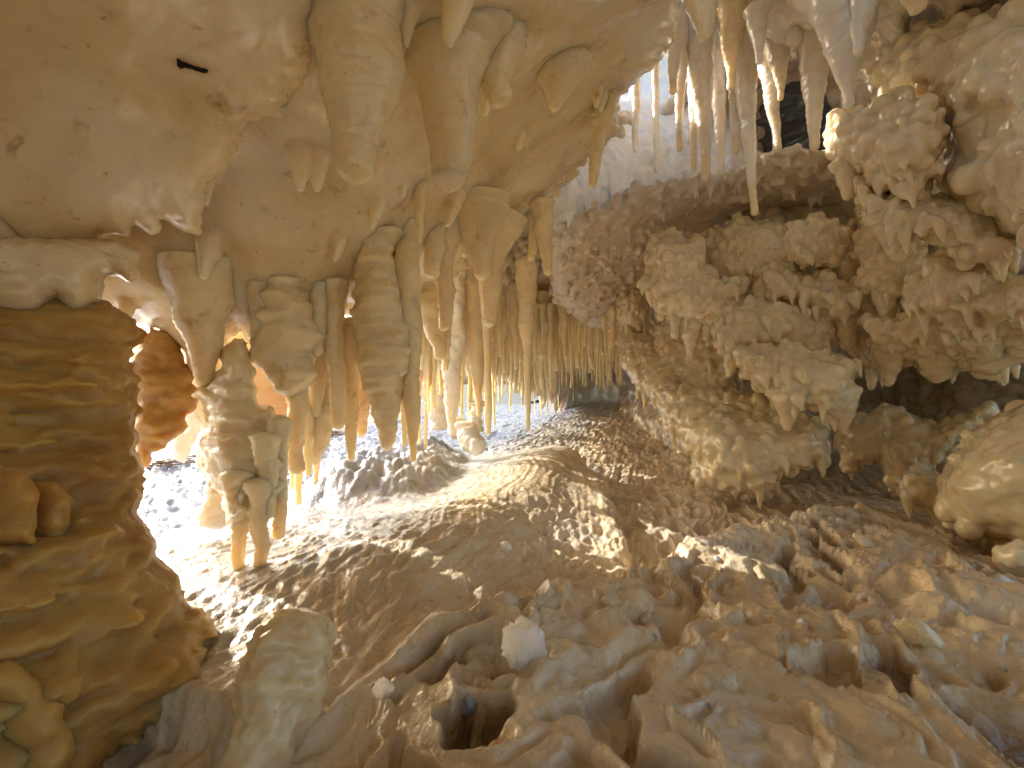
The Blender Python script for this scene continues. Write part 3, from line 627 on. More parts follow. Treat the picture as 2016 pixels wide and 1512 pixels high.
# curtain, near part
stal(735, 470, 762, 888, 110, 22, 1.35, 'big dark serrated stalactite with stacked ragged rings in the near curtain', prof=[(0, 120), (.1, 92), (.25, 84), (.34, 98), (.5, 106), (.58, 98), (.68, 86), (.78, 58), (.86, 42), (.93, 32), (1, 24)], rip=.16, rip_n=26, knob=.20)
stal(800, 440, 814, 910, 60, 13, 1.42, 'tall pale stalactite with a long narrow tip beside the big serrated one', prof=[(0, 80), (.12, 40), (.2, 56), (.35, 44), (.45, 50), (.6, 36), (.75, 34), (.85, 26), (.93, 16), (1, 11)], rip=.10, knob=.12)
stal(792, 700, 796, 878, 22, 9, 1.5, 'thin stalactite tucked against the tall pale narrow-tipped one', rip=.05)
stal(652, 560, 668, 846, 56, 24, 1.3, 'plain grey-tan stalactite left of the big serrated one', prof=[(0, 70), (.2, 46), (.45, 36), (.8, 28), (1, 24)], rip=.05)
stal(626, 640, 621, 822, 44, 24, 1.25, 'short blunt stalactite with brown specks left of the plain grey-tan one', prof=[(0, 50), (.4, 40), (.8, 32), (1, 24)])
stal(690, 640, 691, 908, 40, 12, 1.45, 'slim pale stalactite just left of the serrated one, reaching lowest there', prof=[(0, 46), (.3, 34), (.6, 30), (.72, 26), (1, 12)])
stal(636, 660, 621, 916, 60, 13, 1.6, 'fat honey yellow stalactite lit from behind, ending in a point', M_STAL, prof=[(0, 40), (.3, 40), (.6, 58), (.75, 56), (.9, 34), (1, 14)], knob=.12)
stal(708, 690, 712, 860, 30, 16, 1.7, 'short faint yellow stalactite behind the serrated one', prof=[(0, 30), (.7, 30), (1, 14)])
stal(522, 560, 520, 713, 66, 38, 1.2, 'short broad blunt grey stalactite at the left of the curtain', prof=[(0, 80), (.4, 50), (.8, 40), (1, 32)], rip=.03, knob=.05)
stal(625, 560, 624, 702, 44, 30, 1.18, 'short parallel-sided grey stalactite above the brown specks', prof=[(0, 50), (.5, 33), (1, 30)], rip=.02, knob=.04)
stal(398, 520, 402, 762, 130, 26, 1.2, 'broad pointed grey stalactite hanging above the left opening', prof=[(0, 160), (.3, 118), (.55, 80), (.8, 46), (1, 24)], rip=.03, knob=.07)
stal(560, 560, 572, 782, 110, 40, 1.32, 'wide rust-spotted brown stalactite with scalloped rings', prof=[(0, 110), (.3, 110), (.6, 112), (.8, 90), (1, 40)], rip=.14, rip_n=14, knob=.15)
stal(582, 680, 586, 934, 56, 28, 1.34, 'blunt grey stalactite in front of the bright salt, left of the honey yellow one', prof=[(0, 84), (.2, 66), (.4, 44), (.8, 34), (1, 28)])
stal(607, 800, 607, 937, 24, 12, 1.42, 'thin stalactite touching the right side of a blunt grey one', prof=[(0, 26), (1, 12)])
stal(588, 800, 589, 995, 20, 8, 1.65, 'slender glassy stalactite ending just above the bright salt floor', prof=[(0, 22), (1, 10)])
stal(622, 890, 623, 968, 15, 7, 2.0, 'tiny glassy stalactite over the bright salt mound', prof=[(0, 16), (1, 8)])
stal(575, 900, 574, 966, 12, 5, 2.0, 'tiny thin icicle left of the slender glassy one', prof=[(0, 12), (1, 6)])
# large ragged central mass with its fingers: one slab and separate tips
GRP = Zm(200, 560, .21825, [(1180, 520), (1270, 480), (1340, 640), (1380, 900), (1390, 1000), (1440, 1090), (1530, 1100), (1590, 1250), (1620, 1350), (1660, 1420), (1650, 1700), (1630, 1900), (1560, 2000), (1480, 1960), (1440, 1850), (1380, 1950), (1290, 2150), (1150, 2180), (1120, 2000), (1110, 1900), (1000, 1850), (960, 1700), (930, 1600), (910, 1400), (960, 1290), (940, 1150), (890, 1050), (830, 1000), (860, 940), (960, 920), (1020, 830), (1080, 640)])
slab('stalactite_cluster', GRP, [(470, 660, 1.27), (400, 800, 1.22), (560, 800, 1.24), (480, 1020, 1.14)], .075, .07, .006, M_STAL,
     'big ragged amber cluster hanging from the ceiling, banded like stacked rings, with long tips below', 'stalactite cluster', seed=21, warp=10,
     noises=((.014, .10, .10, .028, 3), (.004, .03, .03, .012)), )
stal(472, 930, 470, 1125, 46, 20, 1.12, 'left grey tip below the ragged amber cluster, nearly touching the floor', prof=[(0, 66), (.2, 52), (.45, 34), (.8, 25), (1, 22)])
stal(512, 950, 516, 1141, 40, 19, 1.11, 'pale watery tip below the ragged amber cluster, ending lowest of all', prof=[(0, 56), (.3, 34), (.8, 24), (1, 21)])
stal(548, 830, 549, 1063, 40, 18, 1.16, 'blunt grey-brown tip at the right side of the ragged amber cluster', prof=[(0, 46), (.3, 34), (.8, 26), (1, 20)], rip=.10)
stal(524, 860, 528, 1022, 36, 18, 1.12, 'short blunt tip in front of the ragged amber cluster', prof=[(0, 54), (.4, 38), (1, 22)])
stal(425, 850, 432, 1042, 50, 34, 1.42, 'glowing yellow-white stalactite behind the ragged amber cluster', M_BRIT, prof=[(0, 40), (.3, 52), (.7, 56), (.9, 60), (1, 40)], rip=.12, knob=.2)
stal(402, 820, 406, 930, 22, 16, 1.7, 'small sunlit white stalactite beside the left opening', M_BRIT, prof=[(0, 14), (.5, 26), (1, 20)], rip=.12, knob=.2)
LEAF = Zm(0, 500, .3472, [(690, 595), (745, 600), (800, 510), (850, 430), (980, 440), (1060, 600), (1090, 740), (1150, 760), (1085, 870), (1020, 900), (1070, 990), (985, 1010), (940, 1100), (870, 1130), (840, 1200), (790, 1185), (765, 1080), (770, 850), (720, 700)])
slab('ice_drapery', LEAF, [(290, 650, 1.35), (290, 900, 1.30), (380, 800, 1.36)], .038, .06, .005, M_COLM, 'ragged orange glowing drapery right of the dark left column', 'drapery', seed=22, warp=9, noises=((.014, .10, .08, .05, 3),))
slab('ice_drapery', [(385, 620), (640, 600), (640, 800), (622, 900), (600, 850), (585, 930), (560, 850), (520, 880), (480, 800), (440, 740), (410, 850), (372, 790)], [(400, 700, 1.62), (600, 700, 1.72), (500, 900, 1.6)], .022, .05, .006, M_STAL,
     'thin yellow backlit drapery closing the gap behind the ragged amber cluster', 'drapery', seed=24, warp=9, noises=((.010, .07, .07, .05, 3),))
TOOTH = Zm(0, 500, .3472, [(1095, 790), (1160, 840), (1172, 900), (1130, 1010), (1085, 1110), (1045, 1190), (1000, 1175), (975, 1080), (990, 1010), (1060, 990), (1020, 900)])
slab('stalactite', TOOTH, [(350, 900, 1.6)], .03, .04, .005, M_BRIT, 'pale yellow jagged tooth of ice hanging against the blue water', 'stalactite', seed=23, warp=5, noises=((.006, .05, .05, .02),))
# curtain, middle part
stal(882, 440, 873, 652, 50, 22, 1.55, 'long leaning grey-tan stalactite over the bright gap', prof=[(0, 64), (.3, 40), (.7, 32), (1, 24)], rip=.04)
stal(856, 440, 852, 550, 40, 28, 1.5, 'blunt grey stalactite left of the long leaning one', prof=[(0, 50), (1, 30)], rip=.03)
stal(846, 560, 866, 710, 76, 18, 1.9, 'fat yellow cone stalactite above the gap where the lake shows', prof=[(0, 86), (.25, 76), (.5, 52), (.8, 28), (1, 18)])
stal(878, 600, 877, 731, 22, 11, 1.95, 'small blunt stalactite right of the fat yellow cone', prof=[(0, 26), (1, 12)])
stal(828, 350, 826, 480, 24, 10, 1.5, 'slit-thin sharp white spike of ice near mid ceiling', prof=[(0, 30), (1, 8)])
stal(895, 590, 888, 858, 48, 10, 2.4, 'white crusted stalactite that reaches down to the fallen piece', M_BRIT, prof=[(0, 50), (.4, 44), (.7, 36), (.9, 18), (1, 8)], rip=.12, knob=.2)
stal(925, 560, 944, 822, 60, 10, 2.5, 'pale ringed stalactite with a long tapering tip beside the white crusted one', prof=[(0, 60), (.3, 50), (.6, 34), (.85, 16), (1, 9)], rip=.12)
stal(958, 640, 961, 857, 20, 11, 2.3, 'slender stalactite with a rounded end left of mid picture, almost reaching the floor', prof=[(0, 50), (.35, 24), (.6, 13), (1, 10)])
stal(1036, 590, 1040, 848, 40, 7, 2.6, 'long thin stalactite in the middle of the passage, nearly touching the floor', prof=[(0, 44), (.4, 30), (.55, 16), (1, 7)])
def pillar(px, y0, y1, w, Y, label, mat=M_BRIT, **kw):
    stal.n += 1; s = Y / FPX / 2
    p0 = at(px, y0, Y); p1 = at(px + 2, y1, Y); V, Q = loft('p', p0, p1, [(0, w * 1.4 * s), (.15, w * s), (.5, w * .85 * s), (.8, w * s), (1, w * 1.2 * s)], None, seed=stal.n, rip=.14, rip_n=16, knob=.2, tiprad=False)
    return tag(mesh_obj('ice_pillar', V, Q, mat, None, p1), label, 'ice pillar')
pillar(864, 640, 845, 30, 2.9, 'sunlit cream pillar standing at the edge of the opening beside the lake')
pillar(937, 790, 850, 24, 2.7, 'short white sunlit pillar stub just right of the fallen broken piece')
pillar(838, 600, 790, 26, 5.2, 'white pillar outside in the sun, left one beyond the gap')
pillar(853, 600, 790, 22, 5.4, 'white pillar outside in the sun, right one beyond the gap')
pillar(826, 640, 780, 12, 5.0, 'narrow white pillar outside in the sun at the left rim of the gap')
# upper right icicles at the skylight
UR = [(1332, 20, 1325, 186, 30, 15, 1.9, 'tan-tipped icicle at the left side of the skylight'), (1340, 170, 1338, 298, 26, 10, 2.1, 'thin tan icicle hanging below the skylight'),
      (1388, -40, 1386, 78, 70, 26, 1.6, 'stubby caramel brown icicle at the top edge'), (1442, -20, 1438, 178, 48, 14, 1.9, 'long brown-tipped icicle right of the caramel stub'),
      (1458, 40, 1487, 425, 42, 13, 2.0, 'longest white icicle, hanging far down in front of the knobbly wall'), (1378, 190, 1389, 356, 44, 15, 2.1, 'fat whitish icicle with a yellow tip under the skylight'),
      (1362, 240, 1366, 336, 20, 11, 2.15, 'small icicle stuck to the fat one with the yellow tip'), (1408, 260, 1420, 367, 34, 10, 2.3, 'short bluish icicle right of the fat one'),
      (1490, 20, 1495, 126, 32, 12, 1.8, 'short white icicle by the top edge'), (1440, 150, 1450, 304, 30, 12, 2.05, 'white icicle left of the longest one, ending halfway'),
      (1506, 150, 1532, 308, 38, 12, 2.1, 'curving white icicle right of the longest one'), (1512, 240, 1534, 361, 24, 9, 2.2, 'thin white icicle behind the curving one'),
      (1530, 60, 1537, 198, 46, 12, 2.0, 'icicle with a tiny nipple tip in front of the dark hollow'), (1606, 70, 1604, 296, 44, 17, 1.9, 'straight lone grey icicle in front of the dark hollow'),
      (1662, -40, 1671, 214, 110, 18, 1.6, 'big tapering cream icicle right of the dark hollow'), (1702, -30, 1690, 110, 46, 17, 1.5, 'short pale icicle beside the big tapering cream one'),
      (1803, -30, 1801, 27, 44, 22, 1.3, 'small yellow stub at the top right edge'), (1256, 80, 1254, 148, 34, 22, 1.9, 'small pale lump hanging at the ceiling rim by the skylight'),
      (1252, 210, 1250, 300, 22, 10, 2.5, 'faint white icicle on the bright sloping ice'), (1290, 270, 1292, 340, 14, 8, 2.5, 'tiny white icicle on the bright sloping ice, the right one'),
      (1462, 60, 1466, 230, 30, 15, 2.2, 'pale icicle behind the brown-tipped long one'), (1350, 60, 1352, 150, 30, 12, 2.4, 'short brilliant white icicle inside the skylight'), (1412, 50, 1410, 160, 34, 14, 2.4, 'white icicle inside the skylight, right of the brilliant one'), (1375, 110, 1372, 230, 26, 10, 2.45, 'thin white icicle deep inside the skylight'), (1560, -20, 1566, 90, 60, 26, 1.9, 'wide grey icicle above the dark hollow'),]
for q in UR:
    q = (q[0], min(q[1], 45 if q[0] < 1560 else q[1]), *q[2:4], q[4] * 1.25, *q[5:])
    stal(*q[:7], q[7], M_ICIC if 'caramel' not in q[7] and 'yellow stub' not in q[7] else M_STAL, cat='icicle', name='icicle', rip=.07, knob=.12, tip=.16 if ('tip' in q[7] or 'tan' in q[7] or 'longest' in q[7] or 'lone' in q[7] or 'curving' in q[7] or 'halfway' in q[7]) else 0)
slab('skylight_backing', [(1130, 330), (1120, 120), (1200, -60), (1300, -120), (1420, -140), (1500, -40), (1480, 120), (1440, 240), (1300, 330)], [(1200, 200, 3.5), (1350, 0, 3.6)], .22, .25, .02, M_SNOW, 'added white slab behind the skylight, catching sun to brighten the opening', 'backing slab', seed=61, warp=14, noises=((.05, .3, .3, .3, 3),))  # white slab added behind the opening so that it reads bright
# ice lintel above the icicles on the right of the skylight
slab('ice_shelf', [(1425, -300), (1425, 10), (1450, 60), (1490, 50), (1520, 110), (1560, 120), (1580, 80), (1640, 90), (1660, 60), (1720, 60), (1760, 110), (1780, 90), (1800, 20), (1850, 20), (1860, 80), (1885, 90), (1900, 20), (2040, -20), (2100, -300)], [(1400, 0, 2.0), (1700, 0, 1.75), (2016, 0, 1.45), (1700, -300, 1.3)], .11, .09, .009, M_ICIC,
     'grey ice ledge along the top right edge from which the icicles hang', 'ice shelf', seed=31, warp=12, noises=((.03, .14, .14, .14, 3), (.008, .04, .04, .05)))

# ---------------------------------------------------------------- knobbly clusters on the right
def cluster(poly, depth, T, vox, label, drips=(), seed=0, pn=260, pr=(.012, .030), mat=M_CLUS, R=None, name='mineral_cluster', cat='mineral cluster', warp=10, nz=.02):
    o = slab(name, poly, depth, T, R or T * 1.1, vox, mat, label, cat, seed=seed, warp=warp, noises=((nz, .12, .12, .12, 2), (nz * .35, .04, .04, .04)), pop=((pn, pr[0] * .8, pr[1] * .85, .005),), nub=(int(pn * .14), .02, .06, .009, .018))
    D = depth_fn(depth)
    for i, dr in enumerate(drips):
        x0, y0, x1, y1, w0, w1 = dr[:6]; Y = float(D(np.array(x0), np.array(y0))) - (dr[6] if len(dr) > 6 else T * .3); s = Y / FPX / 2
        p0 = at(x0, y0 - 12, Y); p1 = at(x1, y1, Y); V, Q = loft('d', p0, p1, [(0, w0 * .3 * s), (.06, w0 * .8 * s), (.16, w0 * 1.1 * s), (.3, w0 * s), (.6, (w1 + (w0 - w1) * .45) * s), (.9, w1 * s), (1, w1 * .9 * s)], None, seed=seed * 10 + i, rip=.10, knob=.22)
        mesh_obj('tooth' if w0 > 45 else 'drip', V, Q, mat, o, p0)
    return o
Z6 = lambda pts: Zm(1200, 450, .4048, pts)
Z3 = lambda pts: Zm(1200, 0, .4048, pts)
def D6(x, y, x1, y1, w0, w1, *r): return (1200 + .4048 * x, 450 + .4048 * y, 1200 + .4048 * x1, 450 + .4048 * y1, w0 * .4048, w1 * .4048, *r)
def D3(x, y, x1, y1, w0, w1, *r): return (1200 + .4048 * x, .4048 * y, 1200 + .4048 * x1, .4048 * y1, w0 * .4048, w1 * .4048, *r)
cluster(Z6([(40, 450), (120, 470), (200, 520), (330, 640), (340, 770), (580, 870), (700, 900), (1000, 915), (1072, 960), (1050, 1100), (960, 1160), (830, 1200), (800, 1260), (720, 1310), (640, 1290), (600, 1300), (500, 1280), (410, 1240), (410, 1120), (350, 1030), (280, 940), (200, 820), (110, 740), (50, 650)]),
        [(1225, 660, 3.3), (1290, 780, 2.7), (1400, 850, 2.15), (1600, 850, 2.0), (1450, 960, 1.98)], .16, .009, 'massive knobbly cluster sagging to the floor in the centre right, its rounded bottom resting there',
        drips=[D6(170, 700, 172, 870, 60, 22), D6(130, 680, 140, 830, 50, 18), D6(310, 950, 318, 1068, 40, 10), D6(450, 1180, 452, 1270, 90, 60), D6(690, 1220, 690, 1315, 80, 50)], seed=41, pn=420, pr=(.014, .034))
cluster(Z6([(570, 600), (640, 560), (760, 570), (900, 560), (1060, 600), (1210, 640), (1185, 700), (1165, 800), (1180, 870), (1150, 900), (1000, 860), (960, 850), (930, 880), (850, 870), (800, 800), (740, 780), (650, 700)]),
        [(1450, 700, 2.0), (1650, 700, 1.85), (1600, 820, 1.8)], .13, .008, 'knobbly ledge ending in two big pointed teeth above the dark hollow',
        drips=[D6(880, 780, 865, 985, 190, 40), D6(1090, 780, 1150, 1003, 200, 34), D6(740, 700, 745, 800, 90, 50), D6(585, 560, 578, 725, 50, 32)], seed=42, pn=240)
cluster(Z6([(190, 80), (300, 0), (460, 60), (470, 200), (540, 250), (640, 230), (640, 330), (700, 370), (730, 450), (690, 520), (600, 560), (540, 570), (500, 500), (450, 470), (400, 470), (300, 430), (240, 430), (220, 340), (180, 280)]),
        [(1300, 500, 2.45), (1480, 600, 2.2)], .12, .008, 'pinkish grape-like cluster left of centre right with a row of blunt drips',
        drips=[D6(400, 430, 396, 646, 90, 36), D6(320, 400, 322, 540, 60, 34), D6(250, 380, 250, 452, 50, 34), D6(465, 420, 470, 550, 60, 36), D6(660, 520, 668, 592, 60, 24), D6(400, 350, 400, 395, 90, 30), D6(580, 270, 582, 318, 70, 24)], seed=43, pn=320, pr=(.016, .036))
cluster([(1070, 455), (1130, 430), (1200, 400), (1260, 360), (1330, 350), (1420, 345), (1500, 300), (1560, 290), (1650, 300), (1700, 420), (1640, 490), (1500, 490), (1300, 540), (1290, 640), (1210, 650), (1150, 640), (1090, 590)], [(1100, 460, 2.40), (1400, 400, 2.55), (1650, 380, 2.4), (1230, 620, 3.5)], .14, .011,
        'dim purplish bank of small grape knobs between the icicles and the tan clusters', seed=57, pn=900, pr=(.016, .034), mat=M_WALL)
cluster(Z6([(20, 280), (110, 260), (190, 300), (190, 420), (200, 480), (150, 500), (80, 480), (30, 440)]), [(1240, 600, 3.2)], .14, .012, 'small tan cluster where the far curtain meets the grape-like one',
        drips=[D6(165, 440, 172, 528, 50, 30), D6(85, 430, 86, 515, 44, 30), D6(15, 400, 12, 580, 34, 22)], seed=44, pn=120)
cluster(Z6([(850, 60), (870, -20), (1000, -60), (1180, -20), (1220, 100), (1210, 160), (1140, 200), (1080, 190), (940, 190), (880, 130)]), [(1600, 480, 2.1)], .11, .008, 'tan knobbly cluster with one white fang under the right slope',
        drips=[D6(1150, 150, 1158, 316, 140, 30), D6(890, 90, 880, 112, 60, 30)], seed=45, pn=170)
cluster(Z6([(700, 200), (740, 160), (830, 170), (940, 230), (1040, 220), (1110, 250), (1200, 250), (1290, 200), (1330, 260), (1290, 330), (1210, 420), (1120, 470), (1040, 430), (950, 380), (880, 380), (810, 360), (760, 350), (715, 300)]), [(1500, 580, 2.25), (1700, 580, 2.0)], .12, .008,
        'row of thick hanging fangs joined by knobs, above the dark recess', drips=[D6(1040, 280, 1068, 532, 170, 46), D6(1150, 350, 1158, 596, 110, 60), D6(1240, 300, 1248, 425, 120, 50), D6(760, 260, 765, 456, 120, 60), D6(885, 340, 888, 466, 90, 24)], seed=46, pn=240)
cluster(Z3([(1065, 640), (1110, 560), (1200, 515), (1280, 560), (1400, 480), (1560, 470), (1640, 600), (1600, 800), (1500, 960), (1420, 960), (1330, 940), (1270, 860), (1190, 830), (1110, 800), (1090, 740)]), [(1650, 300, 1.7), (1800, 300, 1.5)], .12, .007,
        'upper right cluster with smooth lumps and two stubby tips, right of the long icicles', drips=[D3(1150, 780, 1158, 974, 120, 44), D3(1330, 840, 1328, 950, 130, 40)], seed=47, pn=220, pr=(.016, .04))
cluster(Z3([(1200, 960), (1220, 890), (1330, 930), (1480, 940), (1640, 960), (1800, 1000), (1900, 1120), (2000, 1180), (1960, 1280), (1880, 1310), (1800, 1280), (1740, 1300), (1680, 1220), (1550, 1170), (1480, 1150), (1400, 1180), (1360, 1180), (1280, 1100), (1280, 1050)]), [(1700, 420, 1.6), (2000, 480, 1.4)], .12, .007,
        'broad right cluster with one big caramel-tipped tooth pointing down', drips=[D3(1400, 1020, 1418, 1276, 230, 84), D3(1730, 1200, 1735, 1306, 90, 50), D3(1890, 1200, 1885, 1328, 140, 60)], seed=48, pn=240)
cluster(Z3([(1280, 560), (1300, 300), (1500, 130), (1800, 60), (2300, 40), (2300, 1250), (2016, 1180), (1900, 1120), (1800, 1000), (1640, 960), (1560, 900), (1640, 700), (1560, 500), (1420, 500)]), [(1750, 200, 1.75), (2016, 100, 1.35), (2016, 400, 1.3), (1900, 350, 1.5), (2200, 300, 1.1)], .15, .009,
        'large rounded tan wall bulge that fills the upper right corner', drips=[D3(1800, 780, 1790, 950, 110, 40), D3(1900, 600, 1830, 870, 260, 90)], seed=49, pn=150, pr=(.02, .05), nz=.03, warp=14)
cluster(Z6([(1230, 440), (1330, 430), (1440, 440), (1430, 330), (1480, 220), (1600, 120), (1760, 180), (1880, 240), (2016, 230), (2300, 240), (2300, 560), (2016, 620), (1960, 560), (1900, 700), (1800, 700), (1740, 680), (1640, 660), (1490, 640), (1400, 640), (1340, 640), (1300, 590)]), [(1720, 660, 1.9), (1850, 600, 1.65), (2016, 600, 1.45)], .13, .008,
        'wide lower right cluster, crowded with rounded knobs, its underside over the dark recess', drips=[D6(1370, 560, 1355, 770, 150, 46), D6(1590, 620, 1590, 752, 190, 70), D6(1740, 600, 1760, 690, 110, 60), D6(1870, 620, 1850, 715, 220, 100), D6(2000, 540, 2000, 630, 100, 60)], seed=50, pn=520, pr=(.013, .034))
cluster(Z6([(1100, 950), (1250, 880), (1350, 850), (1480, 900), (1600, 950), (1700, 900), (1860, 850), (1780, 1000), (1600, 1100), (1560, 1160), (1500, 1200), (1420, 1280), (1360, 1270), (1330, 1200), (1300, 1120), (1150, 1190), (1110, 1080)]), [(1650, 850, 2.3), (1900, 850, 1.9), (1750, 950, 2.1)], .13, .009,
        'shadowy greenish knobbly bank at the back of the dark recess', seed=51, pn=260)
cluster(Z6([(1400, 1270), (1410, 1210), (1500, 1180), (1600, 1210), (1640, 1330), (1560, 1370), (1460, 1350)]), [(1800, 990, 1.75)], .09, .007, 'small knobbly boulder on the floor left of the big sunlit rock', seed=52, pn=70, name='boulder', cat='boulder')
cluster([(1838, 950), (1875, 902), (1905, 852), (1955, 822), (2040, 790), (2250, 780), (2250, 1130), (2050, 1100), (1980, 1070), (1900, 1050), (1850, 1005)], [(1900, 950, 1.5), (2200, 950, 1.25)], .17, .007,
        'big rounded rock at the right edge with a bright patch of sun across its top', seed=53, pn=26, pr=(.02, .045), name='boulder', cat='boulder', nz=.02)
cluster([(1936, 1190), (1950, 1172), (2010, 1168), (2120, 1180), (2120, 1340), (2030, 1325), (1985, 1300), (1950, 1250)], [(2000, 1240, .90)], .07, .006, 'smooth pale boulder cut by the right edge above the brown sediment', seed=54, pn=0, name='boulder', cat='boulder', nz=.01)
cluster([(1950, 1085), (1980, 1066), (2120, 1060), (2120, 1160), (2010, 1150), (1965, 1120)], [(2000, 1100, 1.15)], .07, .006, 'greyish boulder at the right edge between the sunlit rock and the smooth pale one', seed=55, pn=6, name='boulder', cat='boulder', nz=.01)
cluster([(1890, 1215), (1930, 1203), (1950, 1230), (1960, 1330), (1880, 1310), (1870, 1260)], [(1920, 1260, .92)], .05, .006, 'squarish tan rock leaning on the smooth pale boulder', seed=56, pn=0, name='boulder', cat='boulder', nz=.012)

for k_, (pl, dp, lb, dr) in enumerate([
    ([(1395, 640), (1450, 600), (1540, 590), (1620, 610), (1650, 660), (1600, 700), (1500, 690), (1420, 700)], [(1500, 640, 2.15), (1620, 640, 2.1)], 'short knobbly shelf tucked above the ledge with the two pointed teeth', [(1440, 660, 1442, 735, 34, 14), (1530, 650, 1532, 720, 40, 18)]),
    ([(1290, 640), (1340, 610), (1420, 630), (1450, 700), (1440, 770), (1380, 790), (1320, 760), (1290, 700)], [(1360, 700, 2.7), (1440, 740, 2.5)], 'tan knobbly lump behind the row of blunt drips, centre right', [(1330, 720, 1334, 800, 26, 10), (1400, 740, 1402, 830, 34, 14)]),
    ([(1690, 420), (1740, 400), (1800, 430), (1830, 500), (1810, 570), (1760, 600), (1710, 570), (1680, 500)], [(1750, 480, 1.95), (1800, 540, 1.85)], 'dim knobbly cluster in the gap left of the broad caramel-toothed one', [(1745, 560, 1750, 640, 50, 20)]),
    ([(1660, 640), (1700, 590), (1760, 600), (1770, 680), (1740, 730), (1690, 720)], [(1710, 650, 2.15), (1750, 680, 2.1)], 'small grey-tan cluster at the left brink of the dark recess', [(1712, 690, 1716, 768, 34, 14)]),
    ([(1300, 770), (1380, 760), (1480, 780), (1560, 800), (1600, 830), (1540, 860), (1420, 850), (1330, 850)], [(1400, 810, 2.35), (1560, 820, 2.1)], 'low knobbly ridge on top of the massive centre right cluster', [(1490, 800, 1494, 856, 40, 20)]),
    ([(1380, 470), (1440, 430), (1540, 440), (1590, 500), (1560, 560), (1470, 570), (1400, 540)], [(1450, 500, 2.4), (1560, 500, 2.25)], 'grape cluster between the longest icicle and the white fang', [(1425, 520, 1428, 590, 30, 14), (1510, 530, 1512, 600, 36, 16)])]):
    cluster(pl, dp, .10, .0085, lb, drips=dr, seed=70 + k_, pn=230, pr=(.013, .032))
# ---------------------------------------------------------------- dense far curtain
rng = random.Random(5)
FAR_G = 'stalactites of the far curtain'
cl_rows = [(1100*1,)]
tips = [(730, 1100, 30), (1130, 820, 26), (1200, 800, 34), (1230, 760, 40), (1350, 740, 60), (1400, 790, 40), (1430, 810, 30), (1480, 735, 36), (1550, 790, 34), (1580, 790, 20), (1640, 800, 40), (1690, 715, 30), (1745, 680, 34), (1790, 590, 30), (1060, 640, 34), (1920, 610, 36), (1110, 730, 30), (1830, 560, 30)]
desc = ['with a blunt end', 'with a thin tip', 'with a rounded ringed tip', 'with a short stubby tip', 'tapering evenly']
names_mid = ['leftmost of the tan row in mid passage', 'second of the tan row in mid passage', 'third of the tan row, half hidden', 'fourth of the tan row, fat', 'widest one of the tan row, cut blunt', 'tan one directly right of the widest', 'thin long tan one right of the widest', 'short tan one above the dark gap', 'tan one with a narrow neck over the dark gap', 'pencil-thin tan one next to the narrow-necked', 'longest fat tan one over the dark gap', 'short one right of the longest fat tan one', 'last of the tan row beside the dark slit', 'tiny tan stub under the knobbly ceiling', 'tan one hanging high at the left of the row', 'tan stub where the row meets the right wall', 'tan one with a thin point at the left of the row', 'small tan nub high under the knobbly ceiling']
for (tx_, ty_, ww), lb in zip(tips[1:], names_mid):
    x1, y1 = 600 + .3472 * tx_, 450 + .3472 * ty_; Y = 2.9 + (x1 - 980) * .006
    stal(x1 - 4, y1 - 125, x1, y1, ww * .3472 * 1.7, ww * .3472 * .75, Y, 'stalactite ' + lb, rip=.08)
# passage: strip of ceiling from the near curtain to the far end
def strip(t, s): # t along 0..1, s across -1..1
    Y = 2.5 * (11 / 2.5) ** t; left = -.58 + (Y - 2.5) * .245; right = .75 + (Y - 2.5) * .235
    return left + (right - left) * (s * .5 + .5), Y
PR = []
for k in range(9):
    L_ = .30 + .06 * k; r1_ = .006 + .0012 * (k % 3); r0_ = .022 + .004 * (k % 4)
    V, Q = loft('s', (0, 0, 0), (0, 0, -L_), [(0, r0_ * 1.7), (.1, r0_ * 1.1), (.4, r0_ * .7), (.7, r1_ * 1.3), (1, r1_)], None, seed=300 + k, nu=12, rip=.09, knob=.15)
    PR.append((L_, V, Q))
meshes = {}
nfar = 0
def ceil_z(x, Y): return 1.10 - .062 * max(0, Y - 4) + .05 * math.sin(x * 5 + Y * 3)
def far_stal(x, Y, ztip, label, grp, mat=M_STAL, fat=1.0):
    z0 = ceil_z(x, Y) + .04; L = z0 - ztip; k = rng.randrange(9); L_, V, Q = PR[k]
    key = (k, mat.name)
    if key not in meshes:
        o = mesh_obj('stalactite', V, Q, mat, None, (0, 0, 0)); meshes[key] = o.data
    else:
        o = bpy.data.objects.new('stalactite', meshes[key]); COL.objects.link(o)
    o.location = (x, Y, z0); o.scale = (fat, fat, L / L_); o.rotation_euler = (rng.uniform(-.03, .03), rng.uniform(-.03, .03), rng.uniform(0, 6.28))
    return tag(o, label, 'stalactite', grp)
TIER = [('nearest stretch', 'nearest'), ('middle stretch', 'middle'), ('farthest stretch', 'farthest')]
for i in range(110):      # the outer row, on the lake side
    t = i / 110; x, Y = strip(t, -1 + rng.random() ** 2 * .35); q = TIER[min(2, i * 3 // 110)]
    far_stal(x, Y, rng.uniform(.08, .4) if rng.random() < .35 else rng.uniform(.3, .65), 'slender backlit stalactite in the outer row, %s of the far curtain' % q[0], q[1] + ' stretch of the backlit outer row', fat=rng.uniform(.8, 1.5))
for i in range(190):      # inner field
    
    while True:
        t = rng.random() ** 1.15; x, Y = strip(t, rng.uniform(-.6, .95))
        if Y > 3.25 or x < -.25: break
    q = TIER[0 if t < .3 else 1 if t < .65 else 2]
    far_stal(x, Y, rng.uniform(.45, .8), 'short tan stalactite under the passage roof, in its %s part' % q[1], 'stalactites under the %s part of the passage roof' % q[1], fat=rng.uniform(.7, 1.2))
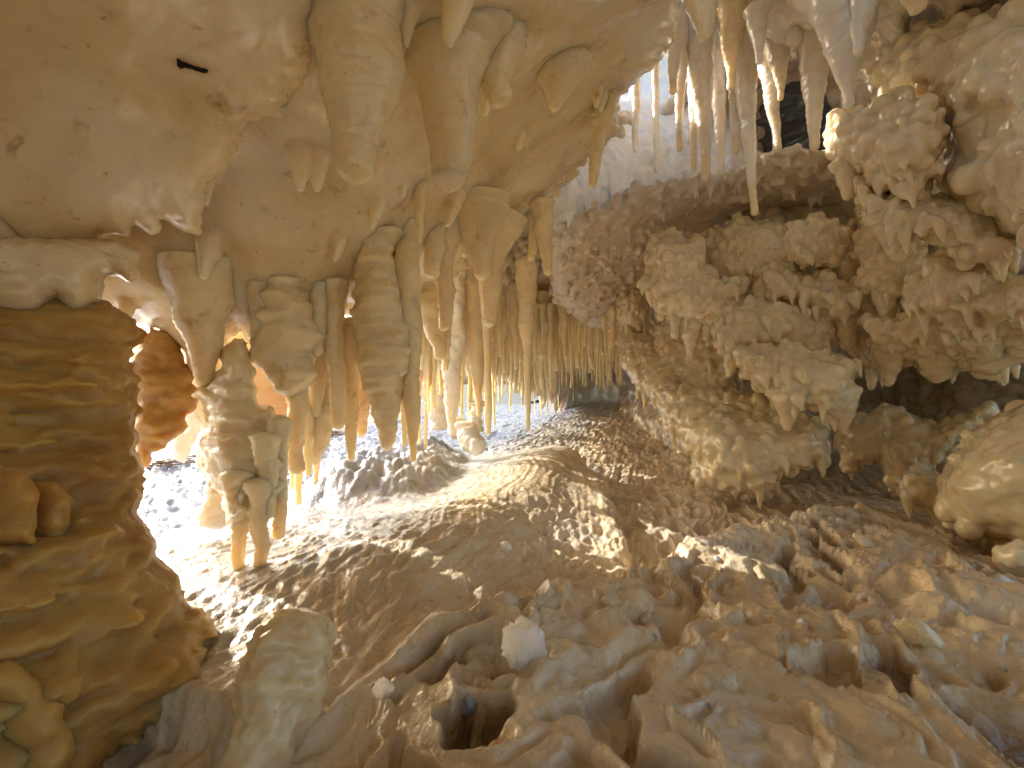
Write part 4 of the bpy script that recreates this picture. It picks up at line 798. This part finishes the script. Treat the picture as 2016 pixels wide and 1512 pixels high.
# roof of the far passage
def build_far_roof():
    f = Field((-1.0, 1.8, -.2), (4.2, 11.5, 1.9), .035)
    x, y, z = f.grids()
    b = 1.10 - .062 * np.maximum(0, y - 4) + .05 * np.sin(x * 5 + y * 3) + .05 * fbm(x * 5, y * 5, 0 * x, 3, 77) + .5 * sm(3.7, 3.0, y) * sm(-.4, .2, x)
    F = np.maximum(b - z, z - b - .22)
    left = -.72 + (y - 2.5) * .245 + .08 * perlin(y * 4, 0 * y, 0 * y, 3)
    F = np.maximum(b - (.40 + .05 * (y - 3)) * np.exp(-((x - left - .08) / .14) ** 2) * (1 + .6 * perlin(y * 6, x * 3, 0 * x, 6)) * sm(1.75, 2.1, y) - z, z - b - .22)  # left edge droop added to block sun, hung like drapery
    F = np.maximum(F, left - x); F = np.maximum(F, x - (1.0 + (y - 2.5) * .25)); F = np.maximum(F, 1.85 + 1.2 * sm(-.35, .05, x) - y); F = np.maximum(F, y - 11.2)
    F = np.minimum(F, np.maximum(np.maximum(np.abs(y - 11) - .2, 1.25 + .3 * perlin(z * 3, x, 0 * x, 2) - x), z - 1.1) + .05 * perlin(x * 5, y * 5, z * 5, 9))
    f.F = (F + 0 * f.F).astype(F32); V, Q = f.mesh(); tag(mesh_obj('far_ceiling', V, Q, M_CEIL), kind='structure')
build_far_roof()

# ---------------------------------------------------------------- loose things
def seg(name, p0, p1, prof, mat, label, cat, seed, **kw):
    V, Q = loft('x', p0, p1, prof, None, seed=seed, **kw); return tag(mesh_obj(name, V, Q, mat, None, p0), label, cat)
s = .66 / FPX / 2
seg('broken_stalactite', at(478, 1600, .56), at(600, 1196, .70), [(0, 110 * s), (.3, 122 * s), (.5, 134 * s), (.56, 160 * s), (.7, 150 * s), (.76, 158 * s), (.9, 138 * s), (.96, 92 * s), (1, 24 * s)], M_STAL,
    'thick broken stalactite stub leaning upright in the near foreground, with a rough rounded top', 'broken stalactite', 500, rip=.07, rip_n=9, knob=.20, nu=64)
s = 3.1 / FPX / 2
seg('fallen_stalactite', at(898, 832, 2.75), at(945, 890, 2.55), [(0, 20 * s), (.08, 36 * s), (.5, 40 * s), (.9, 30 * s), (1, 20 * s)], M_BRIT, 'fallen white broken stalactite lying at the foot of the curtain on the floor', 'fallen stalactite', 501, rip=.04, knob=.12)
seg('ice_sliver', at(963, 884, 3.15), at(979, 903, 3.0), [(0, 4 * s), (.3, 7 * s), (1, 4 * s)], M_BRIT, 'small thin sliver of ice right of the fallen white stalactite', 'ice sliver', 502)
s = .9 / FPX / 2
bpy.context.view_layer.update(); _dg = bpy.context.evaluated_depsgraph_get()
def surf(px, py):
    d = Vector(((px - 1008) / FPX, 1, -(py - 756) / FPX)).normalized(); ok, loc, n, i_, ob, m_ = SC.ray_cast(_dg, Vector((0, 0, CZ)), d)
    return np.array(loc) if ok else at(px, py, 1.0)
q0, q1 = surf(348, 121), surf(410, 141); s = .75 / FPX / 2
tw = seg('twig', q0, q1, [(0, 14 * s), (.12, 16 * s), (.3, 9 * s), (.6, 8 * s), (.9, 9 * s), (1, 6 * s)], M_TWIG, 'small black twig stuck to the smooth shelf at upper left', 'twig', 503, bend=.04, rip=.1, knob=.25)
def shard(px, py, wpx, hpx, Y, label, seed, mat=M_CLER, thin=.35, name='ice_shard'):
    r = np.random.default_rng(seed); c = surf(px, py + hpx * .45); Y = float(c[1]); c = c + [0, 0, hpx * .42 * Y / FPX]; sx, sz = wpx / 2 * Y / FPX, hpx / 2 * Y / FPX
    n, m = 44, 24; ph = np.linspace(0, math.pi, m + 1)[:, None]; th = np.linspace(0, 2 * math.pi, n, endpoint=False)[None]
    d = np.stack([(np.sin(ph) * np.cos(th)), (np.sin(ph) * np.sin(th)), np.cos(ph) + 0 * th], -1).reshape(-1, 3)
    pn_ = r.normal(0, 1, (13, 3)); pn_ /= np.linalg.norm(pn_, axis=1)[:, None]; hh = r.uniform(.55, 1.0, 13)
    q = np.min(hh / np.maximum(d @ pn_.T, .12), axis=1); q = np.minimum(q, 1.35) * (1 + .20 * fbm(d[:, 0] * 2.6, d[:, 1] * 2.6, d[:, 2] * 2.6, 4, seed))
    V = d * q[:, None] * np.array([sx, sx * thin, sz]); ct, st_ = math.cos(-.45), math.sin(-.45)
    V = np.stack([V[:, 0] * ct - V[:, 2] * st_, V[:, 1] + V[:, 2] * .35, V[:, 2] * ct + V[:, 0] * st_], 1) + c
    i = np.arange(m)[:, None]; j = np.arange(n)[None]; j2 = (j + 1) % n
    Q = np.stack([i * n + j, (i + 1) * n + j, (i + 1) * n + j2, i * n + j2], -1).reshape(-1, 4)
    return tag(mesh_obj(name, V, Q, mat), label, 'ice shard')
shard(1030, 1262, 88, 115, .78, 'large clear shard of ice standing on the rim of the foreground shelf', 4, thin=.45)
shard(752, 1360, 36, 32, .62, 'small pale ice chip in the shadow right of the broken stub', 5)
shard(922, 1385, 28, 34, .66, 'pale ice chip in the furrow below the large clear shard', 6)
shard(993, 1078, 22, 18, 1.36, 'little clear chip on the light terrace at the sun line', 7)
shard(1812, 1243, 72, 46, .92, 'tan rock chip lying on the brown sediment at the right', 8, M_CLUS, .8)
shard(1702, 1066, 34, 24, 1.5, 'cream nub on the flowing floor at the right back', 9, M_CLUS, .8)
for i, (sx_, sy_, d_) in enumerate([(1395, 1388, 'dim hollow'), (1576, 1224, 'upper oval hollow'), (1412, 1100, 'near the shelf rim'), (1568, 1140, 'beside the ridge'), (1925, 1098, 'furrow near the grey boulder'), (1975, 1316, 'beside the smooth pale boulder'), (1700, 1178, 'middle of the right furrows'), (1290, 1250, 'left oval hollow')]):
    shard(sx_, sy_, 13, 9, (CZ - .07) * FPX / (sy_ - 756), 'tiny pale chip, ' + d_, 20 + i, M_CLER, .7, 'ice_chip')
# reeds and sticks washed up along the waterline
rr = np.random.default_rng(9); VV = []; QQ = []; b0 = 0
for k in range(240):
    y = rr.uniform(2.4, 5.0); x = -2.4 + (y - 3.2) * .19 + rr.normal(.12, .07); L = rr.uniform(.05, .18); an = rr.normal(.2, .6)
    z = floor_z(x, y) + .012; p0 = np.array([x, y, z]); p1 = p0 + [L * math.cos(an), L * math.sin(an), rr.uniform(-.01, .02)]
    V, Q = loft('r', p0, p1, [(0, .004), (1, .003)], None, seed=k, nu=5); VV.append(V); QQ.append(Q + b0); b0 += len(V)
tag(mesh_obj('driftwood_debris', np.concatenate(VV), np.concatenate(QQ), M_DEBR), 'line of brown reeds and sticks washed up at the waterline', 'driftwood', kind='stuff')
print('objects', len(bpy.data.objects))
